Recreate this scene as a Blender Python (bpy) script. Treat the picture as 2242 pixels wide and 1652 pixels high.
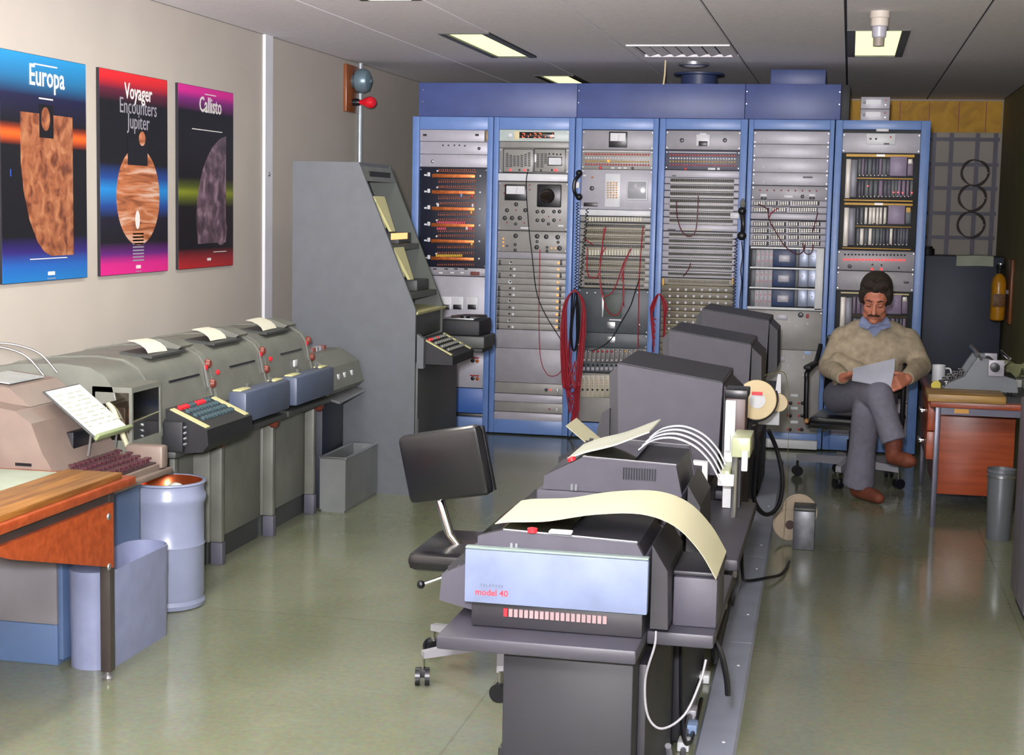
import bpy, bmesh, math, random
from mathutils import Vector, Matrix
random.seed(7)
for o in list(bpy.data.objects): bpy.data.objects.remove(o, do_unlink=True)
scene = bpy.context.scene
COL = scene.collection
PI = math.pi
# ------------------------------------------------------------------ camera
IW, IH, FPX = 2242.0, 1652.0, 3400.0
EYE = Vector((0, 0, 1.58))
yaw, pit, rol = [math.radians(a) for a in (12.07, 6.28, 1.195)]
fw = Vector((-math.sin(yaw)*math.cos(pit), math.cos(yaw)*math.cos(pit), -math.sin(pit)))
rt = Vector((math.cos(yaw), math.sin(yaw), 0)); dn = fw.cross(rt)
rt, dn = math.cos(rol)*rt - math.sin(rol)*dn, math.sin(rol)*rt + math.cos(rol)*dn
cam = bpy.data.cameras.new('camera'); cam_o = bpy.data.objects.new('camera', cam); COL.objects.link(cam_o)
cam.sensor_fit = 'HORIZONTAL'; cam.sensor_width = 36; cam.lens = FPX/IW*36
M3 = Matrix((rt, -dn, -fw)).transposed()
cam_o.matrix_world = Matrix.Translation(EYE) @ M3.to_4x4()
cam.clip_start = .05
scene.camera = cam_o
scene.view_settings.view_transform = 'Standard'; scene.view_settings.look = 'None'
scene.view_settings.gamma = 1; scene.view_settings.use_curve_mapping = False
scene.view_settings.exposure = 0.3
world = bpy.data.worlds.new('world'); scene.world = world; world.use_nodes = True
world.node_tree.nodes['Background'].inputs[0].default_value = (.02, .02, .02, 1)
# the photographer's flash, held just above the camera
fl = bpy.data.lights.new('camera_flash', 'SPOT'); fl_o = bpy.data.objects.new('camera_flash', fl); COL.objects.link(fl_o)
fl.energy = 800; fl.color = (.98, .96, 1.0); fl.spot_size = math.radians(76); fl.spot_blend = .8; fl.shadow_soft_size = .05
fl_o.matrix_world = Matrix.Translation(EYE + Vector((-.06, -.1, .2))) @ (Matrix.Rotation(math.radians(3), 3, 'Z') @ M3).to_4x4()
# added fill spot, aimed up to brighten ceiling and room by bounce
f2 = bpy.data.lights.new('bounce_fill', 'SPOT'); f2_o = bpy.data.objects.new('bounce_fill', f2); COL.objects.link(f2_o)
f2.energy = 4000; f2.color = (1.0, .95, 1.0); f2.spot_size = math.radians(120); f2.spot_blend = .8; f2.shadow_soft_size = .06
f2_o.matrix_world = Matrix.Translation(EYE + Vector((-.06, -.1, .1))) @ (Matrix.Rotation(math.radians(24), 3, 'Z') @ M3 @ Matrix.Rotation(math.radians(46), 3, 'X')).to_4x4()
FILL_GLOW = 23           # added ceiling panels out of view, run bright as room fill
DIM_GLOW, DIM_TINT = 1.1, (.93, 1.0, .5)    # panels in view by the racks, kept weak so their yellow-green shows
FILL_TINT = (1.0, .99, .86)

def ray(px, py): return fw + (px-IW/2)/FPX*rt + (py-IH/2)/FPX*dn
def pY(px, py, y): v = ray(px, py); return EYE + v*(y/v.y)
def pX(px, py, x): v = ray(px, py); return EYE + v*(x/v.x)
def pZ(px, py, z=0): v = ray(px, py); return EYE + v*((z-EYE.z)/v.z)

# ------------------------------------------------------------------ materials
def lin(c):
    if isinstance(c, str): c = [int(c[i:i+2], 16)/255 for i in (0, 2, 4)]
    return tuple((x/12.92 if x <= .04045 else ((x+.055)/1.055)**2.4) for x in c)
MATS = {}
def mat(name, col, rough=.5, metal=0, noise=.08, scale=6, bump=0, bscale=60, spec=.5, emit=0, coat=0, alpha=1, col2=None):
    if name in MATS: return MATS[name]
    m = bpy.data.materials.new(name); m.use_nodes = True; MATS[name] = m
    nt = m.node_tree; b = nt.nodes['Principled BSDF']; c = lin(col)
    b.inputs['Base Color'].default_value = (*c, 1); b.inputs['Roughness'].default_value = rough
    b.inputs['Metallic'].default_value = metal; b.inputs['Specular IOR Level'].default_value = spec
    b.inputs['Coat Weight'].default_value = coat; b.inputs['Alpha'].default_value = alpha
    if emit:
        b.inputs['Emission Color'].default_value = (*c, 1); b.inputs['Emission Strength'].default_value = emit
    if noise:
        tc = nt.nodes.new('ShaderNodeTexCoord'); n = nt.nodes.new('ShaderNodeTexNoise')
        n.inputs['Scale'].default_value = scale; n.inputs['Detail'].default_value = 5
        nt.links.new(tc.outputs['Object'], n.inputs['Vector'])
        mx = nt.nodes.new('ShaderNodeMix'); mx.data_type = 'RGBA'
        c2 = lin(col2) if col2 else tuple(x*(1-noise*2.2) for x in c)
        c1 = c if col2 else tuple(min(1, x*(1+noise)) for x in c)
        mx.inputs['A'].default_value = (*c1, 1); mx.inputs['B'].default_value = (*c2, 1)
        rp = nt.nodes.new('ShaderNodeMapRange'); rp.inputs['From Min'].default_value = .3; rp.inputs['From Max'].default_value = .7
        nt.links.new(n.outputs['Fac'], rp.inputs['Value']); nt.links.new(rp.outputs['Result'], mx.inputs['Factor'])
        nt.links.new(mx.outputs['Result'], b.inputs['Base Color'])
    if bump:
        tc = nt.nodes.new('ShaderNodeTexCoord'); n2 = nt.nodes.new('ShaderNodeTexNoise'); n2.inputs['Scale'].default_value = bscale
        nt.links.new(tc.outputs['Object'], n2.inputs['Vector'])
        bp = nt.nodes.new('ShaderNodeBump'); bp.inputs['Strength'].default_value = bump; bp.inputs['Distance'].default_value = .01
        nt.links.new(n2.outputs['Fac'], bp.inputs['Height']); nt.links.new(bp.outputs['Normal'], b.inputs['Normal'])
    return m
def clear_plastic(name, tint=(.95, .95, .9), gloss=.25, rough=.08):
    m = bpy.data.materials.new(name); m.use_nodes = True; MATS[name] = m; nt = m.node_tree; nt.nodes.clear()
    out = nt.nodes.new('ShaderNodeOutputMaterial'); t = nt.nodes.new('ShaderNodeBsdfTransparent'); g = nt.nodes.new('ShaderNodeBsdfGlossy')
    t.inputs[0].default_value = (*tint, 1); g.inputs['Roughness'].default_value = rough
    mx = nt.nodes.new('ShaderNodeMixShader'); fr = nt.nodes.new('ShaderNodeFresnel'); fr.inputs[0].default_value = 1.45
    ad = nt.nodes.new('ShaderNodeMath'); ad.inputs[1].default_value = gloss; nt.links.new(fr.outputs[0], ad.inputs[0])
    nt.links.new(ad.outputs[0], mx.inputs[0]); nt.links.new(t.outputs[0], mx.inputs[1]); nt.links.new(g.outputs[0], mx.inputs[2])
    nt.links.new(mx.outputs[0], out.inputs[0]); return m
def wood(name, c1, c2, scale=4, rough=.4, axis=0):
    if name in MATS: return MATS[name]
    m = mat(name, c1, rough, 0, 0); nt = m.node_tree; b = nt.nodes['Principled BSDF']
    tc = nt.nodes.new('ShaderNodeTexCoord'); mp = nt.nodes.new('ShaderNodeMapping')
    s = [14, 14, 14]; s[axis] = 1.1; mp.inputs['Scale'].default_value = s
    n = nt.nodes.new('ShaderNodeTexNoise'); n.inputs['Scale'].default_value = scale; n.inputs['Detail'].default_value = 6
    r = nt.nodes.new('ShaderNodeValToRGB'); r.color_ramp.elements[0].position = .35; r.color_ramp.elements[1].position = .68
    r.color_ramp.elements[0].color = (*lin(c2), 1); r.color_ramp.elements[1].color = (*lin(c1), 1)
    L = nt.links.new
    L(tc.outputs['Object'], mp.inputs[0]); L(mp.outputs[0], n.inputs['Vector']); L(n.outputs['Fac'], r.inputs[0]); L(r.outputs[0], b.inputs['Base Color'])
    return m

# ------------------------------------------------------------------ mesh builder
class MB:
    def __init__(s): s.v = []; s.f = []
    def add(s, vs, fs):
        n = len(s.v); s.v += [Vector(a) for a in vs]; s.f += [tuple(i+n for i in f) for f in fs]; return s
    def box(s, x0, x1, y0, y1, z0, z1, c=0):
        if x0 > x1: x0, x1 = x1, x0
        if y0 > y1: y0, y1 = y1, y0
        if z0 > z1: z0, z1 = z1, z0
        if c <= 0:
            return s.add([(x0,y0,z0),(x1,y0,z0),(x1,y1,z0),(x0,y1,z0),(x0,y0,z1),(x1,y0,z1),(x1,y1,z1),(x0,y1,z1)],
                         [(0,3,2,1),(4,5,6,7),(0,1,5,4),(1,2,6,5),(2,3,7,6),(3,0,4,7)])
        c = min(c, (x1-x0)*.45, (y1-y0)*.45, (z1-z0)*.45)
        bm = bmesh.new(); bmesh.ops.create_cube(bm, size=1)
        bmesh.ops.scale(bm, vec=(x1-x0, y1-y0, z1-z0), verts=bm.verts)
        bmesh.ops.bevel(bm, geom=bm.edges[:], offset=c, segments=2, profile=.5, affect='EDGES')
        ctr = Vector(((x0+x1)/2, (y0+y1)/2, (z0+z1)/2)); bm.verts.index_update()
        s.add([v.co+ctr for v in bm.verts], [tuple(v.index for v in f.verts) for f in bm.faces]); bm.free(); return s
    def prism(s, poly, axis, a, b):
        def P(p, q, t): return {'x': (t, p, q), 'y': (p, t, q), 'z': (p, q, t)}[axis]
        n = len(poly)
        return s.add([P(p, q, a) for p, q in poly]+[P(p, q, b) for p, q in poly],
                     [tuple(range(n)), tuple(range(2*n-1, n-1, -1))]+[(i, (i+1) % n, (i+1) % n+n, i+n) for i in range(n)])
    def hexa(s, q0, q1):      # two quads joined
        return s.add(list(q0)+list(q1), [(0,1,2,3),(7,6,5,4)]+[(i,(i+1)%4,(i+1)%4+4,i+4) for i in range(4)])
    def lathe(s, prof, org, ax=(0,0,1), n=20, caps=True):
        ax = Vector(ax).normalized(); u = ax.orthogonal().normalized(); w = ax.cross(u); org = Vector(org); base = len(s.v); m = len(prof)
        for r, t in prof:
            for k in range(n):
                a = 2*PI*k/n; s.v.append(org+ax*t+(u*math.cos(a)+w*math.sin(a))*max(r, 1e-5))
        for i in range(m-1):
            for k in range(n):
                k2 = (k+1) % n; s.f.append((base+i*n+k, base+i*n+k2, base+(i+1)*n+k2, base+(i+1)*n+k))
        if caps: s.f.append(tuple(base+k for k in range(n))[::-1]); s.f.append(tuple(base+(m-1)*n+k for k in range(n)))
        return s
    def cyl(s, p0, p1, r0, r1=None, n=14):
        p0 = Vector(p0); p1 = Vector(p1); d = p1-p0
        return s.lathe([(r0, 0), (r0 if r1 is None else r1, d.length)], p0, d, n)
    def tube(s, pts, r, n=8):
        pts = [Vector(p) for p in pts]; base = len(s.v); u = None; m = len(pts)
        for i, p in enumerate(pts):
            t = (pts[min(i+1, m-1)]-pts[max(i-1, 0)]).normalized()
            if u is None: u = t.orthogonal().normalized()
            u = (u-t*u.dot(t)); u = u.normalized() if u.length > 1e-6 else t.orthogonal().normalized()
            w = t.cross(u); rr = r[i] if isinstance(r, (list, tuple)) else r
            for k in range(n):
                a = 2*PI*k/n; s.v.append(p+(u*math.cos(a)+w*math.sin(a))*rr)
        for i in range(m-1):
            for k in range(n):
                k2 = (k+1) % n; s.f.append((base+i*n+k, base+i*n+k2, base+(i+1)*n+k2, base+(i+1)*n+k))
        s.f.append(tuple(base+k for k in range(n))[::-1]); s.f.append(tuple(base+(m-1)*n+k for k in range(n))); return s
    def ball(s, c, r, n=14, rot=None):
        if not isinstance(r, (list, tuple)): r = (r, r, r)
        c = Vector(c); vs = []; m = n//2; R = rot or Matrix.Identity(3)
        for i in range(m+1):
            th = PI*i/m
            for k in range(n):
                a = 2*PI*k/n; vs.append(c+R@Vector((r[0]*max(math.sin(th),1e-4)*math.cos(a), r[1]*max(math.sin(th),1e-4)*math.sin(a), r[2]*math.cos(th))))
        return s.add(vs, [(i*n+k, i*n+(k+1) % n, (i+1)*n+(k+1) % n, (i+1)*n+k) for i in range(m) for k in range(n)]+[tuple(range(n)), tuple(range(m*n, m*n+n))])
    def limb(s, pts, rad, n=16):      # tapered capsule chain, for remeshing
        for i, p in enumerate(pts):
            s.ball(p, rad[i], n)
            if i: s.cyl(pts[i-1], p, rad[i-1], rad[i], n)
        return s
    def sheet(s, rows, th=.0006):     # rows of points -> thin solid sheet
        rows = [[Vector(p) for p in r] for r in rows]; m = len(rows); n = len(rows[0]); base = len(s.v)
        def N(i, j):
            a = rows[min(i+1, m-1)][j]-rows[max(i-1, 0)][j]; b = rows[i][min(j+1, n-1)]-rows[i][max(j-1, 0)]
            c = a.cross(b); return c.normalized() if c.length > 1e-9 else Vector((0, 0, 1))
        nn = [[N(i, j) for j in range(n)] for i in range(m)]
        for sg in (.5, -.5):
            for i in range(m):
                for j in range(n): s.v.append(rows[i][j]+nn[i][j]*th*sg)
        A = lambda i, j, k: base+k*m*n+i*n+j
        for k in (0, 1):
            for i in range(m-1):
                for j in range(n-1): s.f.append((A(i,j,k), A(i,j+1,k), A(i+1,j+1,k), A(i+1,j,k)))
        for i in range(m-1):
            for j in (0, n-1): s.f.append((A(i,j,0), A(i+1,j,0), A(i+1,j,1), A(i,j,1)))
        for j in range(n-1):
            for i in (0, m-1): s.f.append((A(i,j,0), A(i,j+1,0), A(i,j+1,1), A(i,j,1)))
        return s
    def xf(s, M):
        s.v = [M @ v for v in s.v]; return s
    def build(s, name, material, parent=None, smooth=35, local=False):
        me = bpy.data.meshes.new(name)
        vs = s.v
        if parent is not None and not local:
            off = world_loc(parent); vs = [v-off for v in vs]; loc = Vector((0,0,0))
        elif parent is None:
            lo = [min(v[i] for v in vs) for i in range(3)]; hi = [max(v[i] for v in vs) for i in range(3)]
            loc = Vector(((lo[0]+hi[0])/2, (lo[1]+hi[1])/2, lo[2])); vs = [v-loc for v in vs]
        else: loc = Vector((0,0,0))
        me.from_pydata([tuple(v) for v in vs], [], s.f); me.update()
        bm = bmesh.new(); bm.from_mesh(me); bmesh.ops.recalc_face_normals(bm, faces=bm.faces[:]); bm.to_mesh(me); bm.free()
        if smooth:
            me.shade_smooth(); me.set_sharp_from_angle(angle=math.radians(smooth))
        me.materials.append(material)
        o = bpy.data.objects.new(name, me); COL.objects.link(o); o.location = loc
        if parent is not None: o.parent = parent
        return o
def world_loc(o):
    l = Vector((0,0,0))
    while o is not None: l = l+o.location; o = o.parent
    return l
def tag(o, label, cat=None, group=None):
    o['label'] = label
    if cat: o['category'] = cat
    if group: o['group'] = group
    return o
def thing(name, label, cat, loc=(0,0,0), rz=0, group=None):
    o = bpy.data.objects.new(name, None); COL.objects.link(o); o.empty_display_size = .05
    o.location = loc; o.rotation_euler = (0, 0, rz); return tag(o, label, cat, group)
def stuff(o): o['kind'] = 'stuff'; return o
def struct(o): o['kind'] = 'structure'; return o
def text_mb(body, size, bold=0):
    cu = bpy.data.curves.new('lettering', 'FONT'); cu.body = body; cu.size = size; cu.align_x = 'CENTER'; cu.align_y = 'CENTER'; cu.extrude = .0004; cu.offset = bold; cu.resolution_u = 2
    to = bpy.data.objects.new('lettering', cu); COL.objects.link(to)
    dg = bpy.context.evaluated_depsgraph_get(); me = bpy.data.meshes.new_from_object(to.evaluated_get(dg))
    b = MB(); b.add([v.co.copy() for v in me.vertices], [tuple(p.vertices) for p in me.polygons])
    bpy.data.objects.remove(to); bpy.data.curves.remove(cu); bpy.data.meshes.remove(me); return b
def arc(p0, p1, sag, n=14, side=(0,0,0)):     # hanging cable between two points
    p0 = Vector(p0); p1 = Vector(p1); side = Vector(side)
    return [p0.lerp(p1, t)+(Vector((0,0,-sag))+side)*(4*t*(1-t)) for t in [i/n for i in range(n+1)]]
def smooth_path(pts, n=6):
    pts = [Vector(p) for p in pts]; out = []
    P = [pts[0]]+pts+[pts[-1]]
    for i in range(1, len(P)-2):
        for k in range(n):
            t = k/n; a, b, c, d = P[i-1], P[i], P[i+1], P[i+2]
            out.append(.5*((2*b)+(c-a)*t+(2*a-5*b+4*c-d)*t*t+(3*b-a-3*c+d)*t**3))
    return out+[pts[-1]]
def remesh(o, voxel, smooth=4, fac=.5):
    m = o.modifiers.new('r', 'REMESH'); m.mode = 'VOXEL'; m.voxel_size = voxel
    if smooth: s = o.modifiers.new('s', 'SMOOTH'); s.iterations = smooth; s.factor = fac
    dg = bpy.context.evaluated_depsgraph_get(); me = bpy.data.meshes.new_from_object(o.evaluated_get(dg))
    o.modifiers.clear(); old = o.data; o.data = me; me.name = o.name; bpy.data.meshes.remove(old); me.shade_smooth(); return o
# ------------------------------------------------------------------ shared materials
m_wall = mat('wall_paint', 'b2aba1', .75, 0, .02, 3, bump=.05, bscale=300)
m_wallr = mat('wall_paint_shade_olive', '8d8660', .7, 0, .05, 3, bump=.05, bscale=200)  # olive tone holds the dim fluorescent shade on this wall besides its paint
m_ceil = mat('ceiling_board', 'efebee', .85, 0, .03, 40, bump=.15, bscale=500)
m_dark = mat('dark_gap', '2a2c34', .8, 0, 0)
m_white = mat('white_enamel', 'd8dade', .4, 0, .03)
m_blue = mat('rack_blue', '6888c2', .38, 0, .05, 9)
m_beam = mat('duct_blue', '47568c', .45, 0, .08, 5)
m_panel = mat('panel_grey', '98969c', .42, .05, .05, 12)
m_panel2 = mat('panel_warm_grey', '918f8b', .42, .05, .05, 12)
m_panelL = mat('panel_light', 'aba9b3', .4, .08, .04, 12)
m_panelW = mat('panel_white', 'd6d8dc', .4, .0, .03, 12)
m_panelD = mat('panel_dark', '4a5156', .45, .1, .06, 12)
m_black = mat('black_plastic', '14151a', .35, 0, .05)
m_blackm = mat('black_matte', '17181c', .6, 0, .05)
m_cream = mat('cream_strip', 'd5c69a', .5, 0, .05)
m_yellow = mat('yellow_strip', 'd9a94a', .5, 0, .05)
m_copper = mat('copper_bar', 'c06a35', .35, .6, .15, 40)
m_steel = mat('bare_steel', 'b9bcc0', .3, .9, .06)
m_chrome = mat('chrome', 'dcdcdc', .12, 1, 0)
m_red = mat('red_plastic', 'c8202c', .4, 0, .05)
m_redcord = mat('red_cord', '9c1f2e', .5, 0, .1)
m_paper = mat('paper', 'bcbeb6', .7, 0, .02)
m_papery = mat('paper_tape', 'b4b294', .65, 0, .02)
m_tty = mat('teletype_grey_green', '6a6c64', .42, 0, .08, 9)
m_ttyd = mat('teletype_dark', '3a3d3c', .5, 0, .06)
m_cons = mat('console_grey', '575b60', .5, 0, .04, 14)
m_beige = mat('teletype_beige', '74665d', .45, 0, .06, 9)
m_char = mat('charcoal_plastic', '3c3a45', .55, 0, .06, 14, bump=.1, bscale=500)
m_chard = mat('charcoal_dark', '1e1d23', .5, 0, .06, 14)
m_orange = wood('orange_veneer', 'a04a25', '863818', 3, .35)
m_teak = wood('teak_board', '97682c', '6a441c', 3, .4, 1)
m_steelleg = mat('painted_leg', '4a4442', .35, .4, .05)
m_base = mat('base_alloy', 'a9a9b0', .35, .35, .04)
m_skin = mat('skin', 'bd7860', .5, 0, .06, 30)
m_clear = clear_plastic('clear_plastic')

def led(col, name): return mat(name, col, .3, 0, 0, emit=1.6)
m_ledr = led('ff3030', 'led_red'); m_ledo = led('ff8030', 'led_orange')

# ------------------------------------------------------------------ room shell
XL, XR, YN, YF, ZC = -3.4, 1.22, -2.6, 13.7, 2.55
def floor_mat():
    m = mat('polished_lino', '8a8f76', .2, 0, 0, spec=.45); nt = m.node_tree; b = nt.nodes['Principled BSDF']; L = nt.links.new; N = nt.nodes.new
    tc = N('ShaderNodeTexCoord')
    n1 = N('ShaderNodeTexNoise'); n1.inputs['Scale'].default_value = .9; n1.inputs['Detail'].default_value = 6
    n2 = N('ShaderNodeTexNoise'); n2.inputs['Scale'].default_value = 45; n2.inputs['Detail'].default_value = 4
    for n in (n1, n2): L(tc.outputs['Object'], n.inputs['Vector'])
    r = N('ShaderNodeValToRGB'); r.color_ramp.elements[0].position = .3; r.color_ramp.elements[1].position = .72
    r.color_ramp.elements[0].color = (*lin('6b705a'), 1); r.color_ramp.elements[1].color = (*lin('858974'), 1)
    L(n1.outputs['Fac'], r.inputs[0])
    mx = N('ShaderNodeMix'); mx.data_type = 'RGBA'; mx.blend_type = 'OVERLAY'; mx.inputs['Factor'].default_value = .25
    L(r.outputs[0], mx.inputs['A']); L(n2.outputs['Color'], mx.inputs['B'])
    br = N('ShaderNodeTexBrick'); br.inputs['Scale'].default_value = 1; br.offset = 0
    br.inputs['Brick Width'].default_value = 1.8; br.inputs['Row Height'].default_value = 1.8; br.inputs['Mortar Size'].default_value = .004; br.inputs['Mortar Smooth'].default_value = .3
    br.inputs['Color1'].default_value = br.inputs['Color2'].default_value = (1, 1, 1, 1); br.inputs['Mortar'].default_value = (.82, .82, .8, 1)
    L(tc.outputs['Object'], br.inputs['Vector'])
    mu = N('ShaderNodeMix'); mu.data_type = 'RGBA'; mu.blend_type = 'MULTIPLY'; mu.inputs['Factor'].default_value = 1
    L(mx.outputs['Result'], mu.inputs['A']); L(br.outputs['Color'], mu.inputs['B']); L(mu.outputs['Result'], b.inputs['Base Color'])
    n3 = N('ShaderNodeTexNoise'); n3.inputs['Scale'].default_value = 5; L(tc.outputs['Object'], n3.inputs['Vector'])
    mr = N('ShaderNodeMapRange'); mr.inputs['To Min'].default_value = .06; mr.inputs['To Max'].default_value = .2; L(n3.outputs['Fac'], mr.inputs['Value']); L(mr.outputs['Result'], b.inputs['Roughness'])
    mp = N('ShaderNodeMapping'); mp.inputs['Scale'].default_value = (9, 2.2, 1); L(tc.outputs['Object'], mp.inputs[0])
    n4 = N('ShaderNodeTexNoise'); n4.inputs['Scale'].default_value = 1.6; L(mp.outputs[0], n4.inputs['Vector'])
    bp = N('ShaderNodeBump'); bp.inputs['Strength'].default_value = .035; bp.inputs['Distance'].default_value = .02; L(n4.outputs['Fac'], bp.inputs['Height']); L(bp.outputs['Normal'], b.inputs['Normal'])
    return m
struct(MB().box(XL-.1, XR+.1, YN-.1, YF+.1, -.1, 0).build('floor', floor_mat(), smooth=0))
struct(MB().box(XL-.1, XL, YN, YF, 0, ZC).build('wall_left', m_wall, smooth=0))
struct(MB().box(XR, XR+.1, YN, YF, 0, ZC).build('wall_right', m_wallr, smooth=0))
struct(MB().box(XL-.1, XR+.1, YF, YF+.1, 0, ZC).build('wall_back', m_wall, smooth=0))
struct(MB().box(XL-.1, XR+.1, YN-.1, YN, 0, ZC).build('wall_front', m_wall, smooth=0))
ceil = struct(MB().box(XL-.1, XR+.1, YN-.1, YF+.1, ZC+.012, ZC+.1).build('ceiling', m_dark, smooth=0))
gx = [XL, -2.66, -2.03, -1.376, -.721, -.061, .596, XR]
# openings for light fittings and the vent: strip index -> list of (y0, y1, x0, x1)
FIT = [(-2.335, -2.035, 8.7, 10.08), (-2.335, -2.035, 11.47, 12.85), (-.055, .275, 8.59, 10.02),
       (-2.335, -2.035, 5.9, 7.28), (-2.335, -2.035, 3.0, 4.38), (-2.335, -2.035, 0.1, 1.48), (-.055, .275, -.1, 1.3)]  # these four lie out of view, added to fill the room with light
VENT = (-1.345, -.73, 9.33, 10.02)
def strip_panels(x0, x1):
    cuts = [f for f in FIT+[VENT] if f[0] < x1-.01 and f[1] > x0+.01]
    cuts.sort(key=lambda f: f[2]); y = YN; segs = []
    for f in cuts:
        segs.append((x0, x1, y, f[2]))
        if f[0]-x0 > .02: segs.append((x0, f[0], f[2], f[3]))
        if x1-f[1] > .02: segs.append((f[1], x1, f[2], f[3]))
        y = f[3]
    segs.append((x0, x1, y, YF)); return segs
for i in range(7):
    b = MB(); g = .007
    for s in strip_panels(gx[i], gx[i+1]): b.box(s[0]+(g if s[0] == gx[i] else 0), s[1]-(g if s[1] == gx[i+1] else 0), s[2], s[3], ZC, ZC+.012)
    b.build('ceiling_panel', m_ceil, ceil, smooth=0)
m_lframe = mat('light_frame', '4d4d48', .5, .2, .03)
m_glow = mat('fill_diffuser', 'f4f7c8', .5, 0, 0); bb = m_glow.node_tree.nodes['Principled BSDF']
bb.inputs['Emission Color'].default_value = (*FILL_TINT, 1); bb.inputs['Emission Strength'].default_value = FILL_GLOW
m_dim = mat('greenish_diffuser', 'f0f5b8', .5, 0, 0); bb = m_dim.node_tree.nodes['Principled BSDF']
bb.inputs['Emission Color'].default_value = (*DIM_TINT, 1); bb.inputs['Emission Strength'].default_value = DIM_GLOW; bb.inputs['Base Color'].default_value = (.3, .3, .2, 1)
LL = ['long fluorescent ceiling panel near the wooden bell board', 'fluorescent ceiling panel half hidden behind the blue duct box', 'fluorescent ceiling panel with the hanging smoke detector below it',
      'added unseen fluorescent fill panel over the grey teletypes', 'added unseen fluorescent fill panel over the orange-edged worktable', 'added unseen fluorescent fill panel by the rear wall, poster side', 'added unseen fluorescent fill panel by the rear wall, desk side']
for k, (x0, x1, y0, y1) in enumerate(FIT):
    t = thing('ceiling_light', LL[k], 'ceiling light', ((x0+x1)/2, (y0+y1)/2, ZC))
    fr = MB(); fr.box(x0, x0+.045, y0, y1, ZC-.006, ZC+.012).box(x1-.045, x1, y0, y1, ZC-.006, ZC+.012)
    fr.box(x0+.045, x1-.045, y0, y0+.012, ZC-.006, ZC+.012).box(x0+.045, x1-.045, y1-.012, y1, ZC-.006, ZC+.012); fr.build('frame', m_lframe, t, smooth=0)
    MB().box(x0+.045, x1-.045, y0+.012, y1-.012, ZC+.004, ZC+.011).build('diffuser', m_dim if k < 3 else m_glow, t, smooth=0)
# air vent with slanting louvres
t = thing('ceiling_vent', 'white louvred air vent in the ceiling above the racks', 'air vent', (-1.04, 9.67, ZC))
x0, x1, y0, y1 = VENT
fr = MB().box(x0, x0+.03, y0, y1, ZC-.008, ZC+.012).box(x1-.03, x1, y0, y1, ZC-.008, ZC+.012).box(x0+.03, x1-.03, y0, y0+.03, ZC-.008, ZC+.012).box(x0+.03, x1-.03, y1-.03, y1, ZC-.008, ZC+.012)
fr.build('frame', m_ceil, t, smooth=0)
MB().box(x0+.03, x1-.03, y0+.03, y1-.03, ZC+.009, ZC+.0118).build('backing', m_dark, t, smooth=0)
for k in range(7):
    xx = x0+.06+k*.078
    MB().hexa([(xx,y0+.03,ZC-.006),(xx+.004,y0+.03,ZC-.006),(xx+.004,y1-.03,ZC-.006),(xx,y1-.03,ZC-.006)], [(xx+.05,y0+.03,ZC+.009),(xx+.054,y0+.03,ZC+.009),(xx+.054,y1-.03,ZC+.009),(xx+.05,y1-.03,ZC+.009)]).build('louvre', m_ceil, t, smooth=0)
t = thing('downlight', 'small round recessed ceiling light above the duct collar', 'ceiling light', (-1.05, 10.45, ZC))
MB().lathe([(.07,0),(.1,0),(.1,-.018),(.085,-.024),(.07,-.02)], (-1.05, 10.45, ZC), (0,0,1), 24).build('rim', m_steel, t)
MB().lathe([(.07,-.004),(.07,-.022),(.04,-.03),(.001,-.033)], (-1.05, 10.45, ZC), (0,0,1), 20).build('lens', m_panelW, t)
t = thing('smoke_detector', 'cream cylindrical smoke detector hanging from the ceiling', 'smoke detector', (.102, 7.83, ZC))
m_det = mat('detector_cream', 'c9c0b4', .5, 0, .03)
MB().lathe([(.046,0),(.047,-.03),(.042,-.034),(.042,-.07)], (.102,7.83,ZC), (0,0,1), 20).build('base', m_det, t)
MB().lathe([(.042,-.07),(.036,-.075),(.034,-.12),(.03,-.125)], (.102,7.83,ZC), (0,0,1), 20).build('body', m_panelL, t)
MB().lathe([(.028,-.125),(.027,-.165),(.001,-.166)], (.102,7.83,ZC), (0,0,1), 20).build('sensor_cage', mat('cage_grey', '8d8378', .5), t)
tag(MB().tube([(-1.22, 10.3, ZC), (-1.222, 10.3, 2.46), (-1.23, 10.31, 2.395)], .006).build('hanging_rod', m_cream), 'thin cream rod hanging from the ceiling by the air vent', 'rod')
# left wall fixtures
tr = struct(MB().box(XL, XL+.018, 8.73, 8.85, 0, ZC).build('trim_1', m_white, smooth=0))
for z in (.6, 1.74): MB().lathe([(.014,0),(.01,.006),(.001,.007)], (XL+.018, 8.79, z), (1,0,0), 12).build('screw', m_steel, tr)
tag(MB().tube([(XL+.02, 10.54, 0.05), (XL+.02, 10.54, ZC)], .018, 10).build('conduit_pipe', mat('conduit', 'aab4b8', .35, .5)), 'pale grey vertical conduit pipe on the left wall', 'pipe')
t = thing('bell_board', 'varnished wooden wall board carrying a grey bell and red lamp', 'alarm bell', (XL+.012, 10.36, 2.2))
wb = wood('varnished_board', '9a5a30', '6f3b1c', 4, .35, 2)
MB().box(XL+.001, XL+.024, 10.22, 10.49, 2.2, 2.52, .004).build('board', wb, t)
MB().lathe([(.0,0),(.05,0),(.05,.03)], (XL+.024, 10.36, 2.415), (1,0,0), 16).build('bell_base', m_panelD, t)
MB().lathe([(.075,.03),(.082,.045),(.082,.085),(.07,.11),(.04,.125),(.012,.128),(.012,.136),(.001,.137)], (XL+.024, 10.36, 2.415), (1,0,0), 28).build('bell_gong', mat('bell_grey', '6f8690', .35, .3), t)
MB().lathe([(.024,0),(.026,.03),(.02,.05)], (XL+.024, 10.36, 2.27), (1,0,0), 14).build('lamp_socket', m_black, t)
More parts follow.
